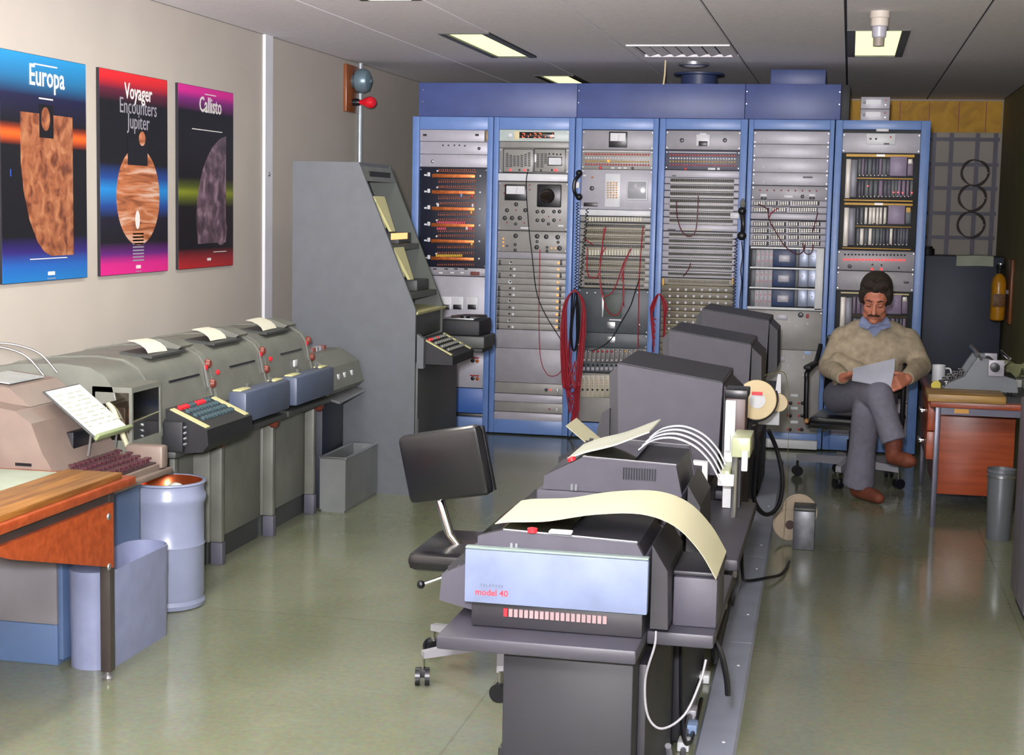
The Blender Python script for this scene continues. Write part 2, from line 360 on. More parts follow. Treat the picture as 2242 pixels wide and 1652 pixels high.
MB().lathe([(.016,.05),(.02,.07),(.036,.1),(.042,.125),(.036,.15),(.018,.165),(.001,.168)], (XL+.024, 10.36, 2.27), (1,0,0), 20).build('red_lamp', mat('red_glass', 'd51a2a', .1, 0, 0, coat=.5), t)

# ------------------------------------------------------------------ posters
def ramp_mat(name, stops, size):
    m = mat(name, '101018', .45, 0, 0); nt = m.node_tree; b = nt.nodes['Principled BSDF']; L = nt.links.new; N = nt.nodes.new
    tc = N('ShaderNodeTexCoord'); sp = N('ShaderNodeSeparateXYZ'); L(tc.outputs['Generated'], sp.inputs[0])
    r = N('ShaderNodeValToRGB'); cr = r.color_ramp
    while len(cr.elements) > 1: cr.elements.remove(cr.elements[-1])
    cr.elements[0].position = stops[0][0]; cr.elements[0].color = (*lin(stops[0][1]), 1)
    for p, c in stops[1:]: e = cr.elements.new(p); e.color = (*lin(c), 1)
    L(sp.outputs['Z'], r.inputs[0]); L(r.outputs[0], b.inputs['Base Color']); return m
def noise_mat(name, c1, c2, c3, scale, mapping=(1,1,1), rough=.3, dist=1.5):
    m = mat(name, c1, rough, 0, 0); nt = m.node_tree; b = nt.nodes['Principled BSDF']; L = nt.links.new; N = nt.nodes.new
    tc = N('ShaderNodeTexCoord'); mp = N('ShaderNodeMapping'); mp.inputs['Scale'].default_value = mapping; n = N('ShaderNodeTexNoise'); n.inputs['Scale'].default_value = scale; n.inputs['Detail'].default_value = 8; n.inputs['Distortion'].default_value = dist
    r = N('ShaderNodeValToRGB'); r.color_ramp.elements[0].position = .33; r.color_ramp.elements[1].position = .68; e = r.color_ramp.elements.new(.5)
    for el, c in zip(r.color_ramp.elements, (c1, c2, c3)): el.color = (*lin(c), 1)
    L(tc.outputs['Object'], mp.inputs[0]); L(mp.outputs[0], n.inputs['Vector']); L(n.outputs['Fac'], r.inputs[0]); L(r.outputs[0], b.inputs['Base Color']); return m
PZ0, PZ1 = 1.218, 2.174
m_ink = mat('print_white', 'd8d6d2', .5, 0, 0); m_inkg = mat('print_grey', '8f8d98', .5, 0, 0); m_inkb = mat('print_black', '0b0b12', .4, 0, 0)
def poster(y0, y1, label, bgm, edge='14141c'):
    t = thing('poster', label, 'poster', (XL+.01, (y0+y1)/2, PZ0), group='space posters on the left wall')
    MB().box(XL+.001, XL+.016, y0, y1, PZ0, PZ1).build('board', mat('poster_edge', edge, .5, 0, 0), t, smooth=0)
    MB().box(XL+.016, XL+.018, y0+.002, y1-.002, PZ0+.002, PZ1-.002).build('print', bgm, t, smooth=0)
    return t
def flat(t, name, pts, m, lift=.0185):      # pts in (y, z): flat printed shape
    return MB().prism(pts, 'x', XL+lift, XL+lift+.0006).build(name, m, t, smooth=0)
def lettering(t, body, y, z, size, m, sx=1.0, bold=0):
    b = text_mb(body, size, bold); R = Matrix(((0,0,1),(sx,0,0),(0,1,0))).to_4x4()
    return b.xf(Matrix.Translation((XL+.0195, y, z)) @ R).build('lettering', m, t, smooth=0)
def ell(cy, cz, ry, rz, n=40, a0=0, a1=2*PI): return [(cy+ry*math.cos(a0+(a1-a0)*k/n), cz+rz*math.sin(a0+(a1-a0)*k/n)) for k in range(n+(1 if a1-a0 < 6.2 else 0))]
def bar(t, y, z, w, h, m=None): flat(t, 'print_line', [(y-w/2, z-h/2), (y+w/2, z-h/2), (y+w/2, z+h/2), (y-w/2, z+h/2)], m or m_ink)
blk = '0b0b12'
t = poster(5.79, 6.52, 'space poster with blue bands, an orange stripe and a cracked brown moon', ramp_mat('poster_blue', [(0,'1b6fb0'),(.07,'1f5aa8'),(.13,'2c1f6a'),(.2,blk),(.6,blk),(.615,'7a2a12'),(.65,'e0601c'),(.68,'7a2a12'),(.7,blk),(.82,'14143a'),(.9,'1c6a9a'),(1,'1f8ac4')], 1))
m_moon = noise_mat('cracked_moon', '55291a', '8f5434', 'ad7650', 16, dist=.6)
yc = 6.2
outer = [(5.945, 1.93), (5.945, 1.72), (5.965, 1.6), (6.01, 1.48), (6.075, 1.385), (6.13, 1.345), (6.19, 1.325), (6.39, 1.325), (6.39, 1.93)]
flat(t, 'printed_moon', outer, m_moon)
flat(t, 'print_block', [(6.1, 1.83), (6.22, 1.83), (6.22, 1.97), (6.1, 1.97)], m_inkb, .0192)
flat(t, 'printed_small_moon', ell(6.152, 1.91, .037, .05), m_moon, .02)
lettering(t, 'Europa', 6.17, 2.085, .125, m_ink, .85, .0015)
bar(t, 6.16, 2.135, .2, .006); bar(t, 6.16, 1.995, .12, .006); bar(t, 6.17, 1.315, .32, .004); bar(t, 6.19, 1.25, .06, .016); bar(t, 6.19, 1.228, .07, .004, m_inkg)
flat(t, 'print_line', [(5.86, 1.66), (5.866, 1.66), (5.866, 1.69), (5.86, 1.69)], mat('print_blue', '2a50c0', .5, 0, 0))
t = poster(6.65, 7.38, 'space poster with red top, pink base and a banded orange planet', ramp_mat('poster_red', [(0,'d01f80'),(.05,'c8207f'),(.1,'5c1a70'),(.16,blk),(.28,'121024'),(.34,'1b3f86'),(.42,'1f7fc4'),(.48,'1b3f86'),(.55,blk),(.85,blk),(.91,'5a1530'),(.96,'c81f28'),(1,'d8262c')], 1))
m_plan = noise_mat('banded_planet', '6a3418', 'b56c40', 'cdb09c', 3.2, (1, .8, 7), dist=1.2)
flat(t, 'printed_planet', ell(7.045, 1.59, .235, .235), m_plan)
flat(t, 'print_block', [(6.93, 1.74), (7.145, 1.74), (7.145, 1.87), (6.93, 1.87)], m_inkb, .0192)
flat(t, 'printed_small_moon', ell(7.085, 1.87, .035, .035, 24), m_plan, .02)
flat(t, 'print_ellipse', ell(7.03, 1.478, .024, .045, 24), m_ink, .02)
for k in range(9): bar(t, 7.04, 1.41-k*.016, .12, .007, m_inkg)
lettering(t, 'Voyager', 7.05, 2.085, .105, m_ink, .85, .0015); lettering(t, 'Encounters', 7.05, 2.015, .105, m_inkg, .85); lettering(t, 'Jupiter', 7.05, 1.945, .105, m_inkg, .85)
bar(t, 7.04, 1.25, .05, .016); bar(t, 7.04, 1.228, .06, .004, m_inkg)
t = poster(7.51, 8.24, 'space poster with magenta top, dark red base and a grey cratered moon', ramp_mat('poster_pink', [(0,'a81f22'),(.05,'8a1f26'),(.11,blk),(.34,blk),(.38,'4a5216'),(.42,'7a8420'),(.45,'4a5216'),(.5,blk),(.86,blk),(.93,'7a1f74'),(.97,'d0248e'),(1,'d0248e')], 1))
m_call = noise_mat('cratered_moon', '2e2128', '574350', '937a84', 12, dist=.4)
flat(t, 'printed_moon', [(8.19+.455*math.cos(math.radians(a)), 1.48+.455*math.sin(math.radians(a))) for a in range(97, 198, 4)]+[(8.13, 1.35)], m_call)
flat(t, 'printed_small_moon', ell(8.06, 1.42, .085, .085, 30), m_call, .0194)
lettering(t, 'Callisto', 7.92, 2.08, .115, m_ink, .85, .0015)
bar(t, 7.92, 2.14, .15, .005); bar(t, 7.88, 1.95, .4, .005); bar(t, 8.05, 1.3, .18, .004); bar(t, 7.9, 1.262, .05, .014)
# ------------------------------------------------------------------ equipment racks (front plane Y = YR)
YR = 10.5; RD = .6
PXM = 324.0
def fx(px, py): p = pY(px, py, YR); return p.x, p.z
RB = [905, 1083, 1262, 1445, 1640, 1830, 2040]        # pixel columns of the rack edges along the top
RX = [fx(p, 256)[0] for p in RB]
OPX = [(920, 1069), (1094, 1247), (1275, 1431), (1458, 1622), (1650, 1817), (1845, 2016)]
ZT = 2.185; 
LAB = ['blue equipment rack with black fuse panel beside the sloping console', 'blue equipment rack with digit display and column of orange lamps', 'blue equipment rack with small screen and red patch cords', 'blue equipment rack filled with pale jack strips', 'blue equipment rack with white framed module shelves', 'blue equipment rack with open card cages behind the seated man']
class Rk: pass
racks = []
for i in range(6):
    r = Rk(); r.x0 = RX[i]+.003; r.x1 = RX[i+1]-.003; r.o0 = fx(OPX[i][0], 300)[0]; r.o1 = fx(OPX[i][1], 300)[0]; r.cx = (OPX[i][0]+OPX[i][1])/2
    t = r.t = thing('equipment_rack', LAB[i], 'equipment rack', ((r.x0+r.x1)/2, YR+RD/2, 0), group='row of blue equipment racks')
    hz = fx(r.cx, 284)[1]; bz = .11
    MB().box(r.x0, r.o0, YR-.025, YR+.06, 0.01, ZT, .004).build('post', m_blue, t)
    MB().box(r.o1, r.x1, YR-.025, YR+.06, 0.01, ZT, .004).build('post', m_blue, t)
    MB().box(r.o0, r.o1, YR-.018, YR+.06, hz, ZT, .003).build('header', m_blue, t)
    MB().box(r.o0, r.o1, YR-.02, YR+.06, 0.01, bz, .003).build('base', m_blue, t)
    MB().box(r.x0, r.x0+.02, YR+.06, YR+RD, 0.01, ZT).build('side_panel', m_blue, t, smooth=0)
    MB().box(r.x1-.02, r.x1, YR+.06, YR+RD, 0.01, ZT).build('side_panel', m_blue, t, smooth=0)
    MB().box(r.x0+.02, r.x1-.02, YR+RD-.02, YR+RD, 0.01, ZT).build('back_panel', m_blue, t, smooth=0)
    MB().box(r.o0, r.o1, YR+.045, YR+.058, bz, hz).build('inner_plate', m_blackm, t, smooth=0)
    racks.append(r)
def Z(r, py, lean=.03): return fx(r.cx-(py-300)*lean, py)[1]
def panel(i, y0, y1, m, name='panel', proud=.0, x0=None, x1=None, screws=True, ch=.0015):
    r = racks[i]; a, b = Z(r, y0), Z(r, y1)
    X0 = r.o0 if x0 is None else fx(x0, y0)[0]; X1 = r.o1 if x1 is None else fx(x1, y0)[0]
    o = MB().box(X0+.001, X1-.001, YR-proud, YR+.02, b+.0012, a-.0012, ch).build(name, m, r.t)
    o['z'] = 0; del o['z']
    if screws and a-b > .05:
        s = MB()
        for x in (X0+.009, X1-.009):
            for z in (a-.014, b+.014): s.lathe([(.0045,0),(.004,.002),(.001,.0022)], (x, YR-proud, z), (0,-1,0), 6)
        stuff(s.build('screw_heads', m_steel, o))
    o_proud[o.name] = proud; return o
o_proud = {}
def front(o): return YR-o_proud.get(o.name, 0)
def fbox(o, name, x0, y0, x1, y1, m, d=.006, c=.0015, lift=0):
    a = fx(x0, y0); b = fx(x1, y1); f = front(o)-lift
    return MB().box(a[0], b[0], f-d, f, b[1], a[1], c).build(name, m, o)
def knob(o, px, py, rpx, m=None, d=.018, name='knob', lift=0):
    x, z = fx(px, py); r = rpx/PXM; f = front(o)-lift
    return MB().lathe([(r*1.15,0),(r*1.15,.003),(r,.005),(r*.85,d),(r*.3,d+.001)], (x, f, z), (0,-1,0), 14).build(name, m or m_black, o)
def dots(o, name, pts, rpx, m, d=.005, n=8, lift=0):
    b = MB(); r = rpx/PXM; f = front(o)-lift
    for px, py in pts:
        x, z = fx(px, py); b.lathe([(r,0),(r,d*.6),(r*.5,d)], (x, f, z), (0,-1,0), n)
    return stuff(b.build(name, m, o))
def fline(o, name, x0, x1, y, h, m, d=.004): return fbox(o, name, x0, y-h/2, x1, y+h/2, m, d, .0008)
def rowpts(x0, x1, y, n, slope=.012): return [(x0+(x1-x0)*k/(n-1), y+slope*(x0+(x1-x0)*k/(n-1)-(x0+x1)/2)) for k in range(n)]
def meter(o, x0, y0, x1, y1, split):
    fbox(o, 'meter_case', x0, y0, x1, y1, m_black, .012, .003); w = (x1-x0)*.08
    fbox(o, 'meter_face', x0+w, y0+w, x1-w, split, m_panelW, .0015, 0, .012)
    p = fx((x0+x1)/2, split); q = fx((x0+x1)/2+w, y0+w*1.8); f = front(o)-.0137
    MB().tube([(p[0], f, p[1]), (q[0], f, q[1])], .0008, 5).build('meter_needle', m_black, o)

# ---- rack 1: fuse panel
p = panel(0, 284, 310, m_panelL, proud=.008, x1=1062)
for x in (931, 1045): fbox(p, 'slot', x-4, 293, x+4, 298, m_black, .001, 0)
fbox(panel(0, 284, 310, m_panel, 'bracket_plate', x0=1062), 'bracket', 1063, 286, 1068, 309, mat('brass_tan', '8a7446', .45, .3), .006)
p = panel(0, 310, 338, m_panelL)
dots(p, 'test_points', [(970, 318), (982, 318), (995, 318), (1006, 318), (1018, 319)], 2, m_ttyd); knob(p, 1049, 325, 3)
p = panel(0, 338, 366, m_panelL); knob(p, 947, 353, 3.4, m_steel, .006, 'ring_knob')
p = panel(0, 367, 585, mat('fuse_panel_navy', '141a2c', .4, .1, .05), 'fuse_panel', proud=.002)
wire = mat('fuse_wire', 'a85a38', .5, .3, .2, 80)
for k, y in enumerate((385, 421, 457, 493, 528, 566)):
    fbox(p, 'copper_bar', 947-k*.5, y-5, 1041-k*.5, y+5, m_copper, .014)
    for dy in (-9, 9):
        fbox(p, 'fuse_rail', 961-k*.5, y+dy-1.3, 1045-k*.5, y+dy+1.3, wire, .01, .0005)
        fr = MB(); f = front(p)
        for q in range(18):
            x, z = fx(962+q*4.6-k*.5, y+dy-4 if dy < 0 else y+dy+4); fr.box(x-.003, x+.003, f-.008, f, z-.006, z+.006)
        stuff(fr.build('fuse_clips', wire, p))
    fbox(p, 'label_plate', 936, y-8, 942, y+1, m_panelW, .003); fbox(p, 'label_plate', 929, y-4, 935, y, m_panelW, .003)
    dots(p, 'terminals', [(958-k*.5, y-11), (1052-k*.6, y)], 2.2, m_panelW)
mp = mat('pink_fuse', 'c84a62', .4, 0, .1, 60)
for x0, x1, y, m in ((959, 1022, 487, mp), (959, 980, 500, mp), (1025, 1040, 500, mp), (957, 1018, 559, mat('yellow_fuse', 'd8b030', .4))):
    b = MB(); n = int((x1-x0)/4.2)
    for q in range(n): xx, z = fx(x0+q*4.2, y); b.box(xx-.005, xx+.005, front(p)-.014, front(p), z-.008, z+.008)
    stuff(b.build('coloured_fuses', m, p))
for x, y, m in ((960, 449, m_panelW), (1036, 450, m_panelW), (1033, 465, m_yellow), (1034, 534, m_yellow), (1011, 428, m_blue), (1034, 429, m_red), (1023, 500, m_panelW)): fbox(p, 'fuse_plug', x-2, y-4, x+2, y+3, m, .016)
p = panel(0, 585, 603, m_panel, 'slotted_strip', screws=False)
for x in (952, 977, 998, 1020): fbox(p, 'slot', x-4, 587, x+4, 590, m_black, .001, 0)
for x in (965, 990, 1012): fbox(p, 'clip', x-4, 595, x+4, 599, m_panelW, .004)
fbox(p, 'red_tag', 1030, 594, 1050, 603, mat('rust_tag', '7a4038', .6), .004)
p = panel(0, 604, 760, m_panelL)
for x in (957, 976, 1002, 1034):
    if x == 957: continue
    fbox(p, 'switch_plate', x-13, 648, x+13, 677, m_panelW, .01, .004); fbox(p, 'switch_rocker', x-9, 666, x+9, 677, m_black, .006, .002, .01)
p = panel(0, 760, 846, m_panelL)
for y in (783, 822):
    fbox(p, 'red_lettering', 1029, y-2, 1049, y+2, m_redcord, .0006, 0); knob(p, 1035, y+6, 4, m_black, .006, 'socket'); knob(p, 1045, y+7, 3.6, m_copper, .005, 'socket')
p = panel(0, 847, 901, mat('deep_blue_panel', '3a67b4', .4, 0, .05), 'blue_panel')
panel(0, 902, 911, m_black, 'cable_slot', screws=False)

# ---- rack 2: measuring set and transmitter drawers
p = panel(1, 284, 310, mat('pale_green_panel', 'b4c0bc', .4), proud=.01)
fbox(p, 'digit_window', 1138, 289, 1214, 303, mat('digit_dark', '1c1412', .2), .003)
dg = MB()
for x in (1147, 1160, 1172, 1183, 1197, 1208):
    segs = {1147: 'abcd', 1160: 'bc', 1172: 'abd', 1183: 'abcd', 1197: 'c', 1208: 'bcd'}[x]
    for s_, (dx, y, w, h) in {'a': (0, 292, 5, 1.3), 'b': (2.4, 294.5, 1.3, 4), 'c': (-2.4, 299, 1.3, 4), 'd': (0, 301, 5, 1.3)}.items():
        if s_ in segs: a, z = fx(x+dx, y); dg.box(a-w/2/PXM, a+w/2/PXM, YR-.0138, YR-.013, z-h/2/PXM, z+h/2/PXM)
stuff(dg.build('lit_digits', mat('digit_glow', 'ff5a30', .4, 0, 0, emit=1.2), p))
fbox(p, 'tag', 1127, 287, 1137, 306, m_cream, .002); knob(p, 1118, 296, 5, m_panelW, .01)
p = panel(1, 310, 324, m_panel2, screws=False)
p = panel(1, 324, 379, m_panel2)
for x0, x1 in ((1102, 1168), (1170, 1238)): fbox(p, 'instrument_bezel', x0, 325, x1, 378, m_black, .004); fbox(p, 'instrument_face', x0+1.5, 326.5, x1-1.5, 376.5, m_panel2, .002, .001, .004)
bt = MB()
def btn(x, y, w, h):
    a, z = fx(x, y); bt.box(a-w/2/PXM, a+w/2/PXM, YR-.012, YR-.006, z-h/2/PXM, z+h/2/PXM)
for c, (x, lo, hi) in enumerate(((1111, 336, 366), (1119, 340, 366), (1127, 342, 366), (1135, 342, 366), (1143, 340, 366), (1151, 338, 366), (1159, 335, 366), (1178, 337, 367), (1187, 337, 367), (1195, 337, 360))):
    y = lo
    while y < hi: btn(x, y, 5.6, 2.6); y += 4
stuff(bt.build('push_buttons', m_ttyd, p))
fbox(p, 'meter_case', 1200, 343, 1231, 363, m_black, .003, .001, .006); fbox(p, 'meter_face', 1202, 345, 1229, 361, m_panelW, .001, 0, .009)
dots(p, 'knobs', [(1203, 337), (1212, 337), (1220, 338), (1228, 338)], 2, m_black, .008, lift=.006)
dots(p, 'red_lamps', [(1118, 372), (1150, 372), (1219, 373), (1216, 372)], 2.6, m_ledr, .004, lift=.006); dots(p, 'sockets', [(1138, 372), (1157, 372), (1185, 373), (1209, 372)], 2.4, m_black, .004, lift=.006)
fbox(p, 'switch', 1171, 338, 1175, 355, m_panelW, .006, .001, .006)
panel(1, 380, 397, m_panelW, proud=.03, screws=False, ch=.004)
p = panel(1, 398, 505, m_panel2)
meter(p, 1106, 403, 1153, 439, 425)
fbox(p, 'scope_bezel', 1177, 403, 1229, 454, m_black, .02, .008)
x, z = fx(1205, 429)
MB().lathe([(.045,.02),(.05,.035),(.046,.06),(.03,.1),(.018,.125),(.008,.14),(.001,.142)], (x, YR, z), (-.35,-1,0), 22).build('scope_hood', mat('scope_metal', '4a4038', .25, .7), p)
for kx, ky, kr in ((1130, 447, 4), (1110, 460, 4), (1150, 460, 4), (1105, 477, 4.2), (1121, 477, 4.2), (1138, 477, 4.2), (1129, 490, 3), (1176.5, 463, 3.6), (1189, 463, 3.6), (1213, 463, 3.6), (1225, 463, 3.6), (1176.5, 482, 3.6), (1189, 482, 3.6), (1213, 482, 3.6), (1201, 490, 3)): knob(p, kx, ky, kr)
dots(p, 'small_controls', [(1104, 406), (1104, 423), (1160, 405), (1160, 415), (1130, 460), (1201, 474), (1110, 487), (1148, 488), (1226, 482)], 1.6, m_redcord)
for x0, x1, y in ((1140, 1160, 499), (1222, 1234, 494)): fbox(p, 'label_plate', x0, y-2, x1, y+2, m_panelW, .001, 0)
p = panel(1, 506, 552, m_panel2)
for kx, ky, kr in ((1129, 516, 4.4), (1128, 535, 3), (1128, 547, 3), (1110, 538, 2), (1176, 517, 4.6), (1196, 518, 4.6), (1221, 519, 4.6), (1176, 528.5, 3), (1222, 530, 3), (1175, 541, 4.4), (1198, 541, 2.6), (1198, 549, 2.8), (1225, 543, 4.6)): knob(p, kx, ky, kr)
dots(p, 'orange_lamps', [(1102, 522), (1102, 530), (1102, 538), (1208, 543), (1216, 543)], 1.6, m_ledo)
panel(1, 552, 567, m_panel, screws=False)
for k in range(11):
    y = 567+k*14.05
    p = panel(1, y, y+14, m_panel2, 'drawer_front', proud=.004 if k % 2 == 0 else .002, screws=False)
    xs = -k*.45
    dots(p, 'toggle_ring', [(1124+xs+(3 if k % 3 else -6), y+8)], 3 if k != 3 else 4.2, m_panelW, .006); dots(p, 'toggle', [(1119+xs, y+7)], 2, m_blackm, .01)
    dots(p, 'orange_lamp', [(1223+xs, y+8.5)], 2.4, m_ledo, .004)
    if k % 2 == 0 or k > 4:
        for x in (1095.5, 1229.5): fbox(p, 'handle', x+xs-1.4, y+1, x+xs+1.6, y+13, m_black, .02, .001)
for y0, y1 in ((722, 763), (763, 838)): panel(1, y0, y1, m_panel)
p = panel(1, 838, 862, m_panel2); knob(p, 1196, 853, 3.2); dots(p, 'red_lamp', [(1205, 853)], 2, m_ledr); fbox(p, 'handle', 1220, 850, 1222, 862, m_steel, .02, .001)
panel(1, 862, 880, m_panelL, 'drawer_lip', proud=.02, screws=False, ch=.006)
p = panel(1, 880, 902, m_panel2); dots(p, 'red_lamp', [(1203, 895)], 2, m_redcord); fbox(p, 'handle', 1219, 893, 1221, 902, m_steel, .02, .001)
panel(1, 902, 921, m_panelL, 'drawer_lip', proud=.02, screws=False, ch=.006)

# ---- jack strips
m_jack = mat('jack_dark', '2c2e2c', .5, 0, .15, 90); m_jackg = mat('jack_olive', '5a5640', .5, .2, .2, 90); m_strip = mat('designation_strip', 'd6d4c8', .45, .1, .06, 50); m_stripc = mat('designation_cream', 'd2c69c', .5, .05, .06, 50)
def jackrow(i, y, x0, x1, h=10, n=24, m=None, cream=True, body=None, holes=None):
    r = racks[i]; sh = -(y-480)*.026
    p = panel(i, y-h/2-1.5, y+h/2+3.2, body or m_panel2, 'jack_strip', proud=.003, screws=False)
    fbox(p, 'jack_block', x0+sh, y-h/2, x1+sh, y+h/2, m or m_jack, .008)
    b = MB(); f = front(p)-.008
    for dy in (-h*.22, h*.22):
        for q in range(int(n*1.5)):
            x, z = fx(x0+sh+2+(x1-x0-4)*q/(int(n*1.5)-1), y+dy); b.lathe([(.003,0),(.003,.003),(.0015,.0035)], (x, f, z), (0,-1,0), 6)
    stuff(b.build('jack_sockets', holes or mat('jack_brass', '8a8270', .4, .3), p))
    if cream: fbox(p, 'designation_strip', x0+sh, y+h/2+.2, x1+sh, y+h/2+5, cream if cream is not True else m_strip, .012)
    return p
# ---- rack 3
p = panel(2, 285, 328, m_panel); meter(p, 1334, 288, 1373, 323, 309)
def lamprows(i, y0, y1, x0, x1, ys, mb):
    p = panel(i, y0, y1, mb, 'lamp_panel'); fbox(p, 'white_strip', x0-4, ys[0]-8.5, x1+4, ys[0]-4.5, m_panelW, .006)
    for y, m in zip(ys, (mat('lamp_red_cap', 'c0402e', .3), m_panelW, mat('lamp_amber_cap', 'c09a3c', .3), mat('lamp_crimson_cap', 'b03a46', .3))): dots(p, 'lamp_caps', rowpts(x0, x1, y, 24), 2.2, m, .009)
    return p
p = lamprows(2, 328, 371, 1283, 1420, (338, 346, 353.5, 360.5), m_panel2)
dots(p, 'lit_lamp', [(1332, 352.5)], 3, m_ledo, .01); knob(p, 1315, 367, 3, m_red, .008); knob(p, 1385, 368, 2.6)
for x in (1341, 1356, 1368): fbox(p, 'label_plate', x-3, 366, x+4, 369, m_panelW, .001, 0)
p = panel(2, 371, 459, m_panelL)
knob(p, 1296, 412, 4.4); knob(p, 1297, 388, 2, m_copper); fbox(p, 'label_plate', 1278, 443, 1308, 452, m_black, .002); fbox(p, 'tag', 1276, 382, 1283, 386, m_panelW, .002)
fbox(p, 'selector_plate', 1326, 380, 1357, 453, m_panelW, .004)
b = MB()
for r_ in range(7):
    for c in range(4): x, z = fx(1331+c*6.3, 400+r_*5.4); b.box(x-.006, x+.006, YR-.008, YR-.004, z-.005, z+.005)
stuff(b.build('selector_buttons', mat('button_ochre', 'b58a4a', .4, 0, .3, 120), p))
dots(p, 'lit_buttons', [(1343, 401), (1350, 412), (1343, 422), (1350, 428)], 1.6, m_ledo, .009)
fbox(p, 'screen_bezel', 1372, 393, 1418, 439, m_panelW, .012, .01); fbox(p, 'screen', 1375.5, 397, 1414.5, 435, mat('tube_screen', 'a9abb2', .15), .004, .003, .012)
panel(2, 459, 473, m_panelW, proud=.03, screws=False, ch=.004)
fbox(racks[2].t, 'slot', 1320, 468, 1360, 470.5, m_ttyd, .031, 0) if False else None
def cardrow(i, y0, y1, x0, x1):
    p = panel(i, y0, y1, m_panel2, 'card_strip', screws=False); b = MB(); x = x0
    while x < x1:
        a, z0 = fx(x, y1-1.5); c, z1 = fx(x+4, y0+1.5); b.box(a, c, YR-.012, YR, z0, z1); x += 6.2
    stuff(b.build('label_cards', mat('card_cream', 'd6d2bc', .5), p)); return p
cardrow(2, 474, 486, 1284, 1404)
m_st2 = m_stripc
for y in (494, 508.5, 523, 538): jackrow(2, y, 1281, 1413, 9, 20, m_jackg if y in (508.5, 523) else m_jack, m_st2)
cardrow(2, 545, 560, 1284, 1402)
for y in (567, 581, 595, 609): jackrow(2, y, 1283, 1415, 9, 20, m_jackg if y == 581 else m_jack, m_st2)
p = jackrow(2, 622.5, 1283, 1414, 9, 12, m_black, m_st2)
p = panel(2, 633, 729, m_panelD)
fbox(p, 'door_hatch', 1320, 640, 1361, 695, mat('hatch_green', '47514c', .5), .004); fbox(p, 'vertical_handle', 1318, 645, 1322, 693, m_steel, .02, .002)
fbox(p, 'catch_plate', 1329, 704, 1347, 719, m_steel, .008); fbox(p, 'catch_label', 1334, 698, 1360, 702, m_panelW, .002)
dots(p, 'screw_caps', [(1285, 641), (1303, 641), (1396, 641), (1400, 711)], 2.6, m_steel)
p = panel(2, 729, 761, m_panelD); fbox(p, 'catch_plate', 1329, 736, 1347, 750, m_steel, .008); dots(p, 'screw_caps', [(1398, 739)], 2.6, m_steel)
p = panel(2, 761, 794, m_panelD, 'lamp_module_strip', screws=False)
for k in range(14):
    x = 1276+k*10; fbox(p, 'module', x, 763, x+8.6, 793, mat('module_grey', '6c6a68', .45), .008)
dots(p, 'white_caps', rowpts(1280, 1410, 788, 14), 2.6, m_panelW, .02); dots(p, 'red_caps', rowpts(1300, 1340, 769, 5), 2.8, m_red, .02); dots(p, 'amber_caps', [(1370, 769), (1395, 769)], 2.8, m_yellow, .02); dots(p, 'grey_caps', [(1280, 768), (1290, 768), (1350, 769), (1360, 769), (1380, 769), (1405, 769)], 2.8, m_steel, .02)
p = panel(2, 794, 817, m_panelD, 'key_strip', screws=False)
dots(p, 'black_keys', rowpts(1278, 1410, 799, 14), 2.4, m_black, .02)
for k in range(14): fbox(p, 'key_card', 1274+k*10, 803, 1281+k*10, 811, m_panel, .006)
p = panel(2, 818, 870, m_panel2, 'plug_in_strip', screws=False)
for k in range(14):
    x = 1272+k*10.4; q = fbox(p, 'plug_in_module', x, 820, x+9.2, 869, mat('module_cream', 'b0aa98', .45), .01)
dots(p, 'module_labels', rowpts(1277, 1408, 824, 14), 2.6, m_panelW, .013); dots(p, 'module_test_points', [(1277+k*10.4, yy) for k in range(13) for yy in (832, 838, 844)], 1.5, m_copper, .013); dots(p, 'module_knobs', rowpts(1276, 1406, 853, 13), 2.6, m_black, .02)
panel(2, 870, 925, m_panel2)
# ---- rack 4
p = panel(3, 286, 328, m_panel)
fbox(p, 'gauge_plate', 1525, 294, 1554, 320, m_panelW, .01, .003); fbox(p, 'gauge_top', 1532, 291, 1547, 295, m_panelW, .01, .002); fbox(p, 'gauge_window', 1530, 309, 1549, 320, m_black, .003, .001, .01)
knob(p, 1493, 307, 4, m_black, .02, 'switch_knob'); knob(p, 1587, 307, 4, m_black, .02, 'switch_knob')
p = lamprows(3, 329, 372, 1468, 1609, (340, 347, 354, 361.5), mat('lamp_panel_slate', '4c4f60', .45))
knob(p, 1501, 369, 2.8, m_red, .008); fbox(p, 'label_plate', 1550, 367, 1566, 372, m_panelW, .002); fbox(p, 'label_plate', 1570, 367, 1576, 372, m_panelW, .002)
p = panel(3, 373, 389, m_panelL, screws=False); fbox(p, 'label_plate', 1472, 383, 1480, 386, m_ttyd, .001, 0)
for y in (395, 409.7, 424.5, 440, 453.5, 468, 483): jackrow(3, y, 1466, 1605, 9, 20, None, True, m_panelL)
p = panel(3, 491, 506, m_panelL, screws=False); fbox(p, 'label_plate', 1462, 501, 1479, 504, m_ttyd, .001, 0); fbox(p, 'label_plate', 1492, 501, 1558, 504, m_stripc, .001, 0)
for y in (513.5, 528, 543, 556.5, 571, 585.5, 600): jackrow(3, y, 1466, 1605, 9, 20, mat('jack_green', '323a34', .5, 0, .2, 90), True, m_panelL)
p = jackrow(3, 616, 1466, 1600, 10, 14, mat('jack_tan', '7c7664', .5, 0, .2, 90), m_stripc)
for x in (1450.5, 1603): fbox(p, 'yellow_end', x, 609, x+4, 624, m_yellow, .016)
for k in range(11):
    y = 625+k*14.3; p = panel(3, y, y+14.2, mat('dot_strip_grey', '6c6658', .45, .1), 'lamp_strip', screws=False)
    fbox(p, 'cream_strip', 1458-k*.4, y-.5, 1600-k*.4, y+3.2, m_stripc, .01)
    dots(p, 'round_caps', rowpts(1467-k*.4, 1590-k*.4, y+9, 8), 2.9, m_panelW, .01, 10)
panel(3, 783, 925, m_panel2)
